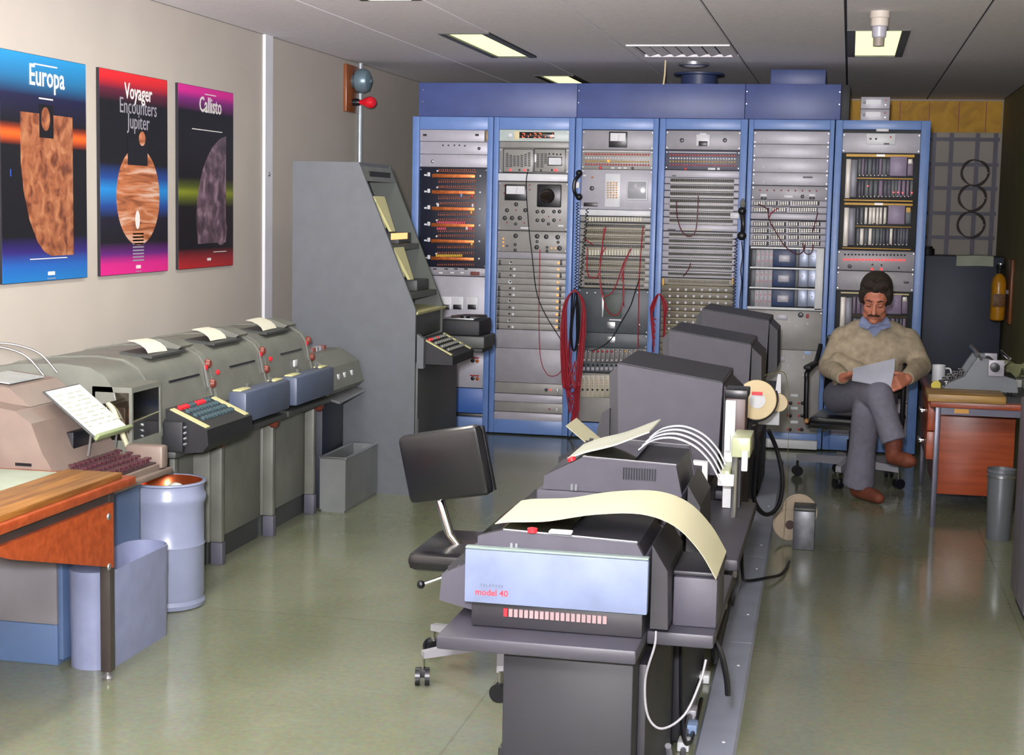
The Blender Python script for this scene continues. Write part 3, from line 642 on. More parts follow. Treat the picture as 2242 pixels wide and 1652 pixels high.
# ---- rack 5
for y0, y1 in ((287, 316), (316, 346), (346, 378), (378, 406)):
    p = panel(4, y0, y1, m_panelL); dots(p, 'screw_dots', [(1672, y0+20), (1706, y0+21)], 1.6, m_panelW)
fbox(p, 'label_plate', 1758, 386, 1779, 390, m_ttyd, .001, 0)
p = panel(4, 407, 438, m_panel); fbox(p, 'white_strip', 1660, 407.5, 1800, 410, m_panelW, .004)
dots(p, 'red_caps', rowpts(1664, 1788, 417, 9), 1.8, m_redcord, .006); knob(p, 1757, 430, 3.4); fbox(p, 'label_plate', 1717, 427, 1736, 433, m_panelW, .002)
for x in (1672, 1778): fbox(p, 'gauge_plate', x-7, 424, x+7, 432, m_panelW, .006); fbox(p, 'gauge_window', x-6, 430, x+6, 436, m_black, .008, .003)
def jackgroups(i, y, groups, h=10, bright=True):
    p = panel(i, y-h/2-1.5, y+h/2+2.5, m_panelL, 'jack_strip', proud=.003, screws=False)
    for x0, x1 in groups:
        fbox(p, 'jack_block', x0, y-h/2, x1, y+h/2, m_jack, .006); b = MB(); f = front(p)-.006; n = int((x1-x0)/5)
        for q in range(n):
            for dy in (-2, 2): x, z = fx(x0+3+q*5, y+dy); b.box(x-.0045, x+.0045, f-.006, f, z-.0045, z+.0045)
        stuff(b.build('jack_sockets', mat('jack_silver', '8d8a82', .35, .3), p))
    return p
jackgroups(4, 444.5, ((1650, 1676), (1679, 1703), (1707, 1730), (1735, 1794))); p = jackgroups(4, 459, ((1650, 1684), (1690, 1722), (1728, 1790)))
panel(4, 467, 481, m_panelL, screws=False, proud=.01)
for y in (490, 504.5, 519, 532.5): jackgroups(4, y, ((1650-(y-480)*.03, 1683), (1687, 1721), (1726, 1749), (1753, 1796)))
for k, (y0, y1) in enumerate(((541, 585), (585, 629), (629, 672))):
    p = panel(4, y0, y1, m_blackm, 'module_shelf', screws=False)
    fbox(p, 'shelf_bar', 1644-k*1.5, y0-2, 1797-k*1.5, y0+6, mat('shelf_white', 'eef0f4', .35, 0, 0), .03, .003)
    s = -k*1.6
    for q in range(5): fbox(p, 'thin_module', 1647+s+q*9.2, y0+5, 1655+s+q*9.2, y1-1, m_panel if q else m_panelD, .012)
    dots(p, 'red_lamps', [(1660+s+q*9.5, y0+dy) for q in range(4) for dy in (16, 30)], 2, mat('lamp_rose', 'd84858', .3), .016)
    fbox(p, 'power_supply', 1694+s, y0+5, 1741+s, y1-1, mat('navy_box', '17335e', .4), .016); fbox(p, 'label_plate', 1706+s, y0+17, 1729+s, y0+32, m_panelL, .003, .001, .016)
    fbox(p, 'thin_module', 1743+s, y0+5, 1749+s, y1-1, m_panelD, .012)
    for x0, x1 in ((1751, 1770), (1772, 1792)): fbox(p, 'plug_in_module', x0+s, y0+5, x1+s, y1-1, mat('module_steel_blue', '8d97ac', .35, .3), .012)
    dots(p, 'red_dots', [(1759+s, y0+19), (1781+s, y0+20)], 1.6, m_red, .015)
p = panel(4, 672, 678, m_panelW, 'shelf_bar', proud=.03, screws=False); 
p = MB(); r = racks[4]
p.box(r.o1-.055, r.o1-.004, YR-.03, YR-.004, Z(r, 676), Z(r, 541), .003).build('white_cheek', m_panelW, r.t)
p = panel(4, 679, 765, m_panel2); fbox(p, 'label_plate', 1701, 688, 1724, 701, m_panelL, .003); knob(p, 1753, 689, 5); fbox(p, 'red_switch', 1765, 687, 1771, 696, m_redcord, .008)
dots(p, 'screw_caps', [(1744, 713), (1768, 708), (1728, 706)], 1.8, m_panelW)
p = panel(4, 765, 955, m_panel2); fbox(p, 'label_plate', 1696, 780, 1718, 793, m_panelL, .003); fbox(p, 'blue_label', 1761, 768, 1775, 776, mat('label_blue', '9ab4e0', .5), .002)
for y in (882, 910, 940):
    knob(p, 1731-(y-882)*.03, y, 3.4, m_black, .006, 'socket'); knob(p, 1757-(y-882)*.03, y, 3.4, m_black, .006, 'socket'); dots(p, 'red_sockets', [(1725, y-1), (1749, y)], 2.4, m_red, .006)
    fbox(p, 'glossy_plate', 1731, y-20, 1747, y-13, m_panelW, .002)
dots(p, 'screw_caps', [(1760, 782), (1726, 800), (1759, 821)], 2, m_panelW)
# ---- rack 6
fbx = racks[5]
p = panel(5, 291, 335, m_panelL); fbox(p, 'instrument_plate', 1897, 292, 1960, 317, m_panelW, .012, .004); dots(p, 'plate_marks', [(1906, 304), (1918, 304)], 2.4, m_ttyd, .002, lift=.012); dots(p, 'red_mark', [(1950, 300)], 2, m_red, .002, lift=.012); fbox(p, 'plate_notch', 1935, 313, 1947, 317, m_ttyd, .001, 0, .012)
x, z = fx(1932, 285); MB().box(x-.04, x+.04, YR-.03, YR-.018, z-.01, z+.01, .004).build('header_handle', m_panelW, fbx.t)
m_card = mat('circuit_card', '3a3a4c', .45, .1, .2, 60); m_cardp = mat('card_purple', '73607c', .45, 0, .1); m_cardl = mat('card_edge_light', 'c9c4bc', .4, .2)
def cage(y0, ym, y1, seed, full=True):
    rd = random.Random(seed); p = panel(5, y0, y1, m_blackm, 'card_cage', screws=False); o_proud[p.name] = 0
    fbox(p, 'yellow_rail', 1853-(y0-337)*.04, y0, 2002-(y0-337)*.04, y0+8, m_yellow if seed != 3 else m_cream, .03, .002)
    if full: fbox(p, 'yellow_rail', 1848-(y0-337)*.04, y1-6, 1998-(y0-337)*.04, y1, m_yellow, .03, .002)
    fbox(p, 'yellow_rail', 1877-(ym-390)*.04, ym-2.2, 1999-(ym-390)*.04, ym+2.2, m_yellow, .03, .002)
    s = -(y0-337)*.04
    fbox(p, 'support_bracket', 1853+s, y0+11, 1860+s, y1-8, m_cardl, .03, .003); fbox(p, 'connector_block', 1862+s, y0+12, 1875+s, y1-10, mat('connector_grey', '6a6a74', .4, .2), .028, .004)
    for (a, b, x0, x1) in ((y0+11, ym-4, 1880, 1946), (ym+4, y1-9, 1880, 1998)):
        x = x0
        while x < x1-4:
            w = rd.choice((5, 6, 7, 8)); m = rd.choice((m_card, m_card, m_card, m_cardp, m_panelD) if seed == 1 else (m_card, m_cardl, m_panelD, m_cardl) if seed == 2 else (m_card, m_panelD, m_cardp))
            fbox(p, 'circuit_card', x+s, a, x+s+w-1.6, b-rd.uniform(0, 4), m, .02+rd.uniform(0, .01), .001); x += w+rd.choice((.6, 1.4, 3))
        if seed < 3: dots(p, 'card_pullers', [(x0+2+k*8.2+s, b-3) for k in range(int((x1-x0)/8.2))], 2, m_cardl, .034, 6)
    fbox(p, 'meter_card', 1949+s, y0+6, 1984+s, ym-5, mat('card_lilac', '877a96', .45, .1), .035, .003); dots(p, 'meter_card_marks', [(1958+s, y0+22), (1972+s, y0+21), (1966+s, y0+32)], 1.8, m_black, .038)
    fbox(p, 'end_card', 1987+s, y0+16, 1998+s, ym-6, m_cardp if seed != 2 else m_panelD, .03, .002); fbox(p, 'end_tag', 1988+s, y0+11, 1997+s, y0+22, m_yellow if seed == 2 else m_cardl, .034, .001)
    if seed == 1: dots(p, 'red_marks', [(1900, 407), (1956, 421), (1966, 421), (1976, 422), (1996, 422)], 2.2, m_ledr, .033)
    fbox(p, 'rail_label', 1919+s, y0+1, 1937+s, y0+6, m_cardl, .002, 0, .03)
cage(337, 391, 442, 1); cage(443, 496, 547, 2)
p = panel(5, 549, 593, m_panel); dots(p, 'dark_lamps', rowpts(1850, 1981, 557.5, 18), 2, m_blackm); dots(p, 'red_lamps', rowpts(1848, 1980, 568.5, 20), 2.2, m_ledr); dots(p, 'red_lamps', [(1909.5, 589), (1930, 589)], 2.6, m_ledr); dots(p, 'dark_lamps', [(1910, 579), (1930, 580), (1968, 586)], 2, m_blackm); knob(p, 1860, 582.5, 3.6)
p = panel(5, 594, 637, m_panel); fbox(p, 'latch', 1979, 616, 1989, 620, m_black, .012)
cage(638, 692, 740, 3, False)
for y0, y1 in ((741, 800), (800, 880), (880, 962)): p = panel(5, y0, y1, m_panelL)
# base plinth details: white trunking below racks 4 to 6
tag(MB().box(RX[3]+.02, RX[5]-.03, YR-.075, YR-.026, .012, .07, .004).build('floor_trunking', m_panelW), 'white cable trunking along the foot of the racks', 'trunking')

# ---- top duct over the racks
a = fx(919, 183); b_ = fx(1840, 257)
t = thing('air_duct', 'long dark blue air duct lying along the rack tops', 'air duct', ((a[0]+b_[0])/2, YR+.2, ZT))
zt = (a[1]+fx(1845, 183)[1])/2
seg = [a[0]]+[fx(x, 220)[0] for x in (1265, 1632)]+[b_[0]]
for k in range(3): MB().box(seg[k]+.001, seg[k+1]-.001, YR-.02, YR+.45, ZT+.001, zt, .003).build('duct_section', m_beam, t)
MB().box(b_[0], b_[0]+.055, YR+.0, YR+.45, ZT+.001, zt-.002, .002).build('end_cap', m_blackm, t)
scr = MB()
for x in (a[0]+.02, seg[1], seg[2], b_[0]-.02):
    for z in (zt-.05, zt-.13): scr.lathe([(.006,0),(.004,.003)], (x+.01, YR-.02, z), (0,-1,0), 6)
stuff(scr.build('rivets', m_steel, t))
cx_, cy_ = -1.043, 10.77
t = thing('duct_collar', 'round flanged collar standing on the dark blue duct', 'duct collar', (cx_, cy_, zt))
MB().lathe([(.122,0),(.122,.075),(.17,.078),(.172,.09),(.165,.092),(.115,.092),(.11,.02)], (cx_, cy_, zt), (0,0,1), 36).build('collar', mat('collar_blue', '333f62', .45, 0, .05), t)
tag(MB().box(-.552, -.192, 10.6, 10.88, zt, zt+.105, .004).build('duct_box', mat('box_blue', '3f4f80', .45, 0, .06)), 'square blue box standing on the end of the duct', 'duct box')
for k, (y0, y1, nm) in enumerate(((259.5, 236, 'small grey instrument box standing on the last rack, lower of two'), (233.5, 209, 'small grey instrument box stacked on another above the last rack'))):
    z0 = ZT+.001 if k == 0 else ZT+.081; z1 = z0+.078
    t = thing('instrument_box', nm, 'instrument', (.135, 10.7, z0), group='instrument boxes on the end rack')
    MB().box(.042, .228, 10.6, 10.82, z0, z1, .003).build('case', m_panelL, t)
    MB().box(.075, .17, 10.597, 10.6, z0+.03, z0+.06).build('label_panel', m_panelW, t, smooth=0)
    MB().lathe([(.009,0),(.007,.012)], (.065, 10.6, z0+.04), (0,-1,0), 10).build('knob', m_black, t)
    MB().lathe([(.006,0),(.004,.008)], (.2, 10.6, z0+.055), (0,-1,0), 8).build('red_button', m_red, t)
    MB().lathe([(.006,0),(.004,.008)], (.2, 10.6, z0+.025), (0,-1,0), 8).build('grey_button', m_steel, t)

# ---- handsets, cords on the racks
def coil(p0, p1, r, turns, wr, sway=0):
    p0 = Vector(p0); p1 = Vector(p1); n = turns*8; pts = []
    for i in range(n+1):
        s_ = i/n; c = p0.lerp(p1, s_); a_ = 2*PI*i/8; pts.append(c+Vector((r*math.cos(a_)+sway*math.sin(PI*s_), r*math.sin(a_), 0)))
    return MB().tube(pts, wr, 5)
def P(px, py, out): p = pY(px, py, YR-out); return p
t = thing('handset', 'black telephone handset hung on the post by the small screen', 'handset', P(1266, 437, .03))
ya = YR-.055
h = MB(); h.tube(smooth_path([P(1272, 380, .06), P(1261, 392, .085), P(1257, 404, .09), P(1258, 420, .085), P(1264, 430, .06)]), .013, 10); h.build('grip', m_black, t)
for py in (379, 431): MB().ball(P(1268, py, .05), (.024, .024, .024), 14).build('ear_cup' if py < 400 else 'mouth_cup', m_black, t)
MB().box(*[v for v in (P(1262, 400, 0).x-.005, P(1262, 400, 0).x+.03, YR-.065, YR-.025, P(1262, 412, 0).z, P(1262, 398, 0).z)], .003).build('cradle_hook', m_panelW, t)
t = thing('handset', 'black telephone handset hung beside the module shelf rack', 'handset', P(1625, 520, .05))
MB().tube(smooth_path([P(1625, 470, .06), P(1627, 490, .07), P(1626, 505, .06)]), [.016]*13, 10).build('grip', m_black, t)
MB().ball(P(1625, 462, .06), (.028, .026, .03), 14).build('ear_cup', m_black, t); MB().ball(P(1624, 516, .06), (.031, .02, .031), 14).build('mouth_cup', m_black, t)
MB().lathe([(.012,0),(.022,.02),(.012,.05),(.003,.06)], P(1626, 454, .06), (0,0,1), 14).build('hook_cap', mat('cap_grey', '7a7c78', .4), t)
c = P(1606, 472, .02); MB().box(c.x-.02, c.x+.04, YR-.045, YR-.025, c.z-.02, c.z+.02, .004).build('cradle', m_panelW, t)
tag(coil(P(1265, 442, .045), P(1261, 640, .05), .009, 30, .003).build('coiled_cord', m_black), 'black coiled cord hanging from the handset beside the small screen', 'cord')
tag(coil(P(1286, 456, .05), P(1270, 630, .05), .009, 22, .003).build('coiled_cord', m_black), 'black coiled cord from the little black label plate', 'cord')
tag(coil(P(1612, 520, .045), P(1606, 690, .05), .009, 24, .003).build('coiled_cord', mat('cord_blue', '2c3a5c', .5)), 'dark blue coiled cord below the handset by the module shelves', 'cord')
tag(MB().tube(smooth_path([P(1624, 528, .06), P(1626, 560, .05), P(1622, 590, .055), P(1624, 620, .05), P(1620, 660, .05), P(1621, 720, .05)]), .004, 6).build('straight_cord', m_black), 'black straight cord below the handset by the module shelves', 'cord')
tag(MB().tube(smooth_path([P(1155, 376, .03), P(1152, 410, .05), P(1158, 500, .05), P(1165, 560, .05), P(1175, 640, .05), P(1195, 690, .05), P(1234, 752, .05)]), .0035, 6).build('black_lead', m_black), 'black lead looping down from the push button instrument', 'lead')
tag(MB().tube(smooth_path([P(1182, 546, .02), P(1181, 600, .03), P(1180, 700, .03), P(1183, 780, .03), P(1195, 815, .03), P(1211, 823, .03), P(1228, 812, .035), P(1240, 770, .06)]), .0028, 6).build('red_lead', m_redcord), 'thin red lead looping down from the lower knob panel', 'lead')
red = [[(1326, 496), (1318, 540), (1313, 590), (1318, 640), (1330, 680), (1348, 690), (1362, 670), (1366, 630), (1362, 600), (1380, 545)],
       [(1408, 496), (1404, 540), (1400, 600), (1398, 680), (1397, 760)], [(1286, 541), (1285, 580), (1288, 602), (1298, 608), (1312, 595), (1322, 500)],
       [(1382, 544), (1368, 570), (1362, 585), (1352, 615), (1340, 640), (1322, 648), (1315, 630), (1314, 570), (1326, 541)], [(1365, 575), (1364, 640), (1366, 670)], [(1281, 524), (1290, 530), (1298, 536)]]
gl = ['red patch cord looping across the lower jack strips', 'red patch cord hanging straight down the jack field', 'red patch cord in a small loop by the coiled cord', 'red patch cord crossing diagonally to a low loop', 'short red patch cord hanging below the jack field', 'short red patch cord end in the third jack strip']
for k, q in enumerate(red): tag(MB().tube(smooth_path([P(x, y, .03 if i in (0, len(q)-1) else .05) for i, (x, y) in enumerate(q)]), .004, 6).build('patch_cord', m_redcord), gl[k], 'patch cord', 'red patch cords in the jack field')
m_maroon = mat('maroon_cord', '5a2024', .5)
for q, l, m in (([(1481, 440), (1482, 470), (1490, 500), (1503, 516), (1517, 514), (1525, 495), (1529, 428)], 'maroon patch cord hung in a wide loop on pale jack strips', m_maroon), ([(1512, 576), (1508, 588), (1500, 600), (1496, 604)], 'short maroon patch cord on the lower pale jack strips', m_maroon),
             ([(1661, 447), (1680, 458), (1684, 480), (1700, 510), (1720, 540), (1745, 556), (1760, 548), (1762, 535)], 'dark red patch cord looping above the module shelves', m_maroon), ([(1704, 455), (1690, 465), (1683, 478)], 'short crimson cord knotted beside the silver jacks', m_redcord), ([(1791, 464), (1784, 490), (1779, 508)], 'short dark cord at the end of the silver jacks', m_maroon), ([(1757, 532), (1762, 552), (1772, 556), (1779, 548), (1780, 535)], 'small dark cord loop under the silver jacks', m_maroon)):
    tag(MB().tube(smooth_path([P(x, y, .03 if i in (0, len(q)-1) else .05) for i, (x, y) in enumerate(q)]), .0038, 6).build('patch_cord', m), l, 'patch cord', 'patch cords on the right racks')
tag(MB().tube(smooth_path([P(1400, 610, .05), P(1390, 640, .06), P(1380, 670, .06), P(1360, 705, .06), P(1335, 745, .06), P(1300, 766, .06), P(1275, 762, .06)]), .004, 6).build('black_lead', m_black), 'black lead swinging past the dark hatch panel', 'lead')
# big bundle of red cords on a hook between racks 2 and 3
hk = P(1257, 640, .05)
t = thing('cord_hook', 'dark steel hook carrying the big bundle of red cords', 'hook', hk)
MB().tube([P(1257, 634, .026), P(1257, 634, .1)], .006, 8).tube([P(1257, 634, .1), P(1257, 630, .1)], .006, 8).build('pin', m_steelleg, t)
rd = random.Random(3); lb = 'red patch cord in the thick bundle hanging on the post hook'
for k in range(30):
    a0 = rd.uniform(-1, 1); w0 = 15+12*abs(a0); ln = rd.choice((790, 830, 860, 900, 930, 952)); o_ = .03+.07*rd.random(); sx = rd.uniform(-5, 5); le = rd.uniform(-9, 9)
    pts = [P(1252+a0*4+le, ln-rd.uniform(0, 70), o_*.6+.03), P(1247-w0*.3+sx, 850, o_+.02), P(1245-w0*.45+sx, 790, o_+.025), P(1247-w0*.6+sx*.6, 710, o_+.03), P(1250-w0*.5, 660, o_+.03), P(1258, 634+abs(a0)*4, o_*.5+.05), P(1266+w0*.45, 660, o_+.03), P(1266+w0*.55+sx*.6, 710, o_+.03), P(1262+w0*.4+sx, 790, o_+.025), P(1259+w0*.25+sx, 850, o_+.02), P(1256+a0*8+sx, ln, o_*.5+.03)]
    tag(MB().tube(smooth_path(pts, 4), .0042, 5).build('patch_cord', m_redcord), lb, 'patch cord', 'red cords bundled on the post hook')
for k in range(3):
    q = [P(1254+k*5, 640, .1), P(1250+k*2, 700, .11), P(1248+k*2, 740, .12), P(1256, 768, .12), P(1266-k*2, 745, .12), P(1268-k*3, 690, .11), P(1262, 640, .1)]
    tag(MB().tube(smooth_path(q, 5), .005, 6).build('black_loop', m_black), 'black coiled cord loop draped over the red cord bundle', 'cord', 'black loops on the cord bundle')
t = thing('cord_hook', 'small steel hook carrying the lesser bunch of red cords', 'hook', P(1443, 642, .05))
MB().tube([P(1443, 644, .026), P(1443, 644, .09)], .006, 8).build('pin', m_steelleg, t)
for k in range(6):
    w0 = 9+k*1.6; ln = 700+k*14; o_ = .04+k*.008
    q = [P(1436-k*.8, ln, o_), P(1430-w0*.3, 690, o_+.01), P(1443-w0, 668, o_+.02), P(1443, 643, o_+.02), P(1443+w0, 668, o_+.02), P(1450+w0*.4, 700, o_+.01), P(1452-k*.4, ln+55, o_)]
    tag(MB().tube(smooth_path(q, 4), .0045, 5).build('patch_cord', m_redcord), 'red patch cord in the small bunch beside pale round caps', 'patch cord', 'red cords bunched on the small hook')
tag(MB().tube(smooth_path([P(1230, 962, .06), (P(1250, 955, .1)), P(1262, 900, .03), P(1264, 760, .03)]), .006, 6).build('black_cable', m_black), 'black cable dropping to the floor by the red bundle', 'cable')

# ------------------------------------------------------------------ back wall behind the racks
m_ybrd = noise_mat('yellow_chart', 'b88a1e', 'cf9c1c', 'd6a528', 6, rough=.6)
t = thing('wall_chart', 'yellow wall board with thin red lines above the wire frame', 'wall chart', (.5, YF-.01, 2.27))
MB().box(-.35, XR-.01, YF-.02, YF, 2.275, 2.535).build('board', m_ybrd, t, smooth=0)
for x in (.12, .38, .62, .86, 1.08): MB().box(x-.003, x+.003, YF-.0215, YF-.02, 2.28, 2.53).build('red_line', m_redcord, t, smooth=0)
t = thing('cable_grid', 'grey steel grid frame fixed to the rear wall', 'wall rack', (.9, YF-.03, 1.25))
m_fr = mat('frame_steel', '55545e', .5, .3, .08)
for px_ in (2040, 2078, 2135, 2175): x = pY(px_, 420, YF-.03).x; MB().box(x-.017, x+.017, YF-.03, YF-.012, 1.22, 2.27).build('upright', m_fr, t, smooth=0)
for py_ in (305, 360, 412, 467, 520): z = pY(2100, py_, YF-.03).z; MB().box(.5, 1.2, YF-.036, YF-.03, z-.015, z+.015).build('crossbar', m_fr, t, smooth=0)
m_coil = mat('coil_brown', '4a3f3e', .6)
for k, (cx, cy, l) in enumerate(((2135, 378, 'upper coil of dark cable on the steel grid'), (2129, 433, 'middle coil of dark cable on the steel grid'), (2126, 492, 'lower coil of dark cable on the steel grid'))):
    c = pY(cx, cy, YF-.05); b = MB()
    for q in range(3): b.tube([(c.x+(.115-q*.006)*math.cos(a_*PI/12), YF-.05+q*.006, c.z+(.11-q*.004)*math.sin(a_*PI/12)+.006*math.sin(a_*.9+q)) for a_ in range(25)], .0045, 6)
    tag(b.build('cable_coil', m_coil), l, 'cable coil', 'cable coils on the steel grid')
t = thing('storage_cabinet', 'dark slate steel cabinet against the rear wall', 'cabinet', (.87, 13.0, 0))
m_slate = mat('cabinet_slate', '3d4454', .5, .1, .06)
MB().box(.5, 1.2, 12.75, 13.25, .06, 1.262, .004).build('body', m_slate, t); MB().box(.52, 1.18, 12.78, 13.22, 0, .06).build('plinth', m_blackm, t, smooth=0)
b = MB(); rows = []
for i in range(5):
    y = 12.738+.1*i if i > 1 else 12.744; z = 1.2685 if i > 1 else (1.27 if i == 1 else 1.19)
    rows.append([(x, 12.738 if i == 0 else (12.74 if i == 1 else 12.75+.1*(i-1)), z+(.003*math.sin(x*20))) for x in [.84+.07*k for k in range(5)]])
tag(b.sheet(rows, .001).build('loose_paper', mat('paper_green', 'b9c2a8', .6)), 'pale green sheet hanging over the dark cabinet top', 'paper')
tag(MB().lathe([(.0,0),(.06,0),(.06,.05),(.045,.055),(.045,.07),(0,.07)], (.62, 12.95, 1.2625), (0,0,1), 16).build('black_tin', m_blackm), 'small black tin on the dark cabinet', 'tin')
# fire extinguisher on the right wall
t = thing('extinguisher_board', 'orange wooden backing board on the right wall', 'board', (XR-.01, 12.3, .8)); MB().box(XR-.02, XR, 12.15, 12.45, .78, 1.26, .003).build('board', wood('board_orange', 'b06a34', '8a4a20', 4, .4, 2), t)
t = thing('fire_extinguisher', 'yellow fire extinguisher hung on the orange wall board', 'fire extinguisher', (1.13, 12.3, .79))
MB().lathe([(.03,0),(.052,.012),(.055,.03),(.055,.29),(.045,.33),(.02,.36)], (1.13, 12.3, .79), (0,0,1), 22).build('cylinder', mat('extinguisher_yellow', 'd3951c', .3, 0, .05, coat=.3), t)
MB().lathe([(.02,.36),(.02,.4),(.026,.405),(.026,.43)], (1.13, 12.3, .79), (0,0,1), 14).build('valve', m_blackm, t)
MB().box(1.12, 1.14, 12.22, 12.33, 1.215, 1.235, .004).build('lever', m_steel, t); MB().box(1.085, 1.175, 12.243, 12.2455, .9, 1.0, .002).build('label_plate', mat('ext_label', '8a5a1c', .5, 0, .4, 90), t)
MB().box(1.18, XR-.02, 12.27, 12.33, 1.0, 1.03).build('bracket', m_steelleg, t, smooth=0)
tag(MB().box(XR-.015, XR, 11.3, 11.4, 1.45, 1.62, .003).build('wall_plate', mat('plate_brown', '5c3c2c', .5)), 'small brown plate on the olive right wall', 'wall plate')
# ------------------------------------------------------------------ sloping tape console
XA, XB, XT = -2.965, -2.262, -2.59        # back, front, top front edge
Y0, Y1 = 8.06, 8.65
t = thing('tape_console', 'tall grey sloping-front tape console between teletypes and racks', 'console', ((XA+XB)/2, (Y0+Y1)/2, 0))
prof = [(XA, .0), (XB, .0), (XB, 1.015), (XT, 1.8), (XA, 1.8)]
MB().prism(prof, 'y', Y0, Y0+.02).build('side_panel', m_cons, t, smooth=0)
MB().prism(prof, 'y', Y1-.02, Y1).build('side_panel', mat('console_inner', '464b45', .5, 0, .05), t, smooth=0)
MB().box(XA, XT+.0, Y0+.02, Y1-.02, 1.78, 1.8).build('top_panel', m_cons, t, smooth=0)
MB().box(XA, XA+.02, Y0+.02, Y1-.02, .02, 1.78).build('back_panel', m_cons, t, smooth=0)
MB().box(XA+.1, XB-.012, Y0+.02, Y1-.02, 0.02, .8).build('lower_cabinet', m_ttyd, t, smooth=0)
sl = lambda z, d=0: XT+(1.8-z)/(1.8-1.015)*(XB-XT)-d           # x of the sloping front at height z
MB().add([(sl(1.02,.16), Y0+.02, 1.02), (sl(1.02,.16), Y1-.02, 1.02), (sl(1.78,.16), Y1-.02, 1.78), (sl(1.78,.16), Y0+.02, 1.78),
          (sl(1.02,.18), Y0+.02, 1.02), (sl(1.02,.18), Y1-.02, 1.02), (sl(1.78,.18), Y1-.02, 1.78), (sl(1.78,.18), Y0+.02, 1.78)],
         [(0,1,2,3),(7,6,5,4),(0,4,5,1),(1,5,6,2),(2,6,7,3),(3,7,4,0)]).build('recess_back', mat('recess_dark', '24282a', .6), t, smooth=0)
MB().prism([(sl(1.78,.16), 1.78), (sl(1.78,-.0), 1.78), (sl(1.7), 1.7), (sl(1.7,.16), 1.72)], 'y', Y0+.02, Y1-.02).build('name_panel', m_tty, t, smooth=0)
MB().box(sl(1.74)-.003, sl(1.74)+.006, Y0+.1, Y1-.1, 1.72, 1.755).build('slot_grille', m_blackm, t, smooth=0)
m_crm = mat('console_cream', 'c4c08c', .45, 0, .04)
for z0, z1 in ((1.62, 1.43), (1.36, 1.17)):
    z1 += .0; MB().hexa([(sl(z0,.004), Y0+.045, z0), (sl(z0,.004), Y0+.25, z0), (sl(z1,.004), Y0+.2, z1), (sl(z1,.004), Y0+.13, z1)], [(sl(z0,.02), Y0+.045, z0), (sl(z0,.02), Y0+.25, z0), (sl(z1,.02), Y0+.2, z1), (sl(z1,.02), Y0+.13, z1)]).build('tape_guide', m_crm, t, smooth=0)
    MB().hexa([(sl(z0-.03), Y0+.0205, z0-.03), (sl(z0-.03,.03), Y0+.0205, z0-.03), (sl(z0-.17,.03), Y0+.0205, z0-.17), (sl(z0-.17), Y0+.0205, z0-.17)], [(sl(z0-.03), Y0+.042, z0-.03), (sl(z0-.03,.03), Y0+.042, z0-.03), (sl(z0-.17,.03), Y0+.042, z0-.17), (sl(z0-.17), Y0+.042, z0-.17)]).build('cream_rail', m_crm, t, smooth=0)
    MB().prism([(sl(z0-.26,.16), z0-.26), (sl(z0-.26,.0), z0-.26), (sl(z0-.27,.0), z0-.29), (sl(z0-.27,.16), z0-.29)], 'y', Y0+.03, Y1-.03).build('tape_shelf', MATS['console_inner'], t, smooth=0)
    MB().box(sl(z0-.23,.12), sl(z0-.23,.03), Y0+.3, Y1-.04, z0-.26, z0-.2, .004).build('reader_head', m_ttyd, t)
MB().box(sl(1.4,.03), sl(1.4,.025), Y0+.16, Y1-.12, 1.385, 1.42).build('warm_reflection', mat('reflection_glow_warm', 'ffb070', .4, 0, 0, emit=1.2), t, smooth=0)  # warm reflection put in as a glowing strip, no lamp behind it
MB().lathe([(.012,0),(.01,.015)], (sl(1.1,.06), Y0+.45, 1.1), (1,0,0), 10).build('red_button', m_red, t)
MB().hexa([(XB-.2,Y0+.02,1.0),(XB+.0,Y0+.02,.985),(XB+.0,Y1+.05,.985),(XB-.2,Y1+.05,1.0)], [(XB-.2,Y0+.02,1.015),(XB+.01,Y0+.02,1.0),(XB+.01,Y1+.05,1.0),(XB-.2,Y1+.05,1.015)]).build('cream_ledge', m_crm, t, smooth=0)
MB().box(XB-.2, XB-.012, Y0+.02, Y1+.04, .86, .985, .004).build('typing_unit', m_ttyd, t)
MB().box(XB-.012, XB+.012, Y0+.02, Y1+.3, .012, .729, .004).build('front_panel', m_ttyd, t)
MB().box(XB-.3, XB-.013, Y1+.0005, Y1+.3, .012, .729, .004).build('far_cabinet', mat('console_navy', '2c3248', .5, 0, .05), t)
MB().box(XB-.01, XB+.014, Y0+.03, Y0+.05, .3, .42).build('latch', m_cons, t, smooth=0)
# console keyboard
k = MB().prism([(XB+.013, .72), (XB+.2, .72), (XB+.2, .765), (XB+.013, .86)], 'y', 8.1, 8.58).build('keyboard_shell', m_blackm, t, smooth=0)
MB().prism([(XB+.012, .70), (XB+.05, .70), (XB+.05, .86), (XB+.012, .885)], 'y', 8.05, 8.095).build('keyboard_cheek', m_cons, t, smooth=0)
def slope_z(x): return .86-(x-XB-.013)/(.187)*.095
for y in (8.11, 8.54): MB().hexa([(XB+.03,y,slope_z(XB+.03)+.001),(XB+.19,y,slope_z(XB+.19)+.001),(XB+.19,y+.03,slope_z(XB+.19)+.001),(XB+.03,y+.03,slope_z(XB+.03)+.001)],[(XB+.03,y,slope_z(XB+.03)+.006),(XB+.19,y,slope_z(XB+.19)+.006),(XB+.19,y+.03,slope_z(XB+.19)+.006),(XB+.03,y+.03,slope_z(XB+.03)+.006)]).build('cream_edge', m_crm, t, smooth=0)
kb = MB(); kr = MB()
for r_ in range(4):
    for c in range(9):
        x = XB+.05+r_*.034; y = 8.17+c*.04+r_*.008; (kr if r_ == 0 and c in (0, 1, 4) else kb).lathe([(.012,0),(.011,.012),(.004,.013)], (x, y, slope_z(x)+.001), (0,0,1), 8)
stuff(kb.build('keys', m_tty, t)); stuff(kr.build('red_keys', m_red, t))
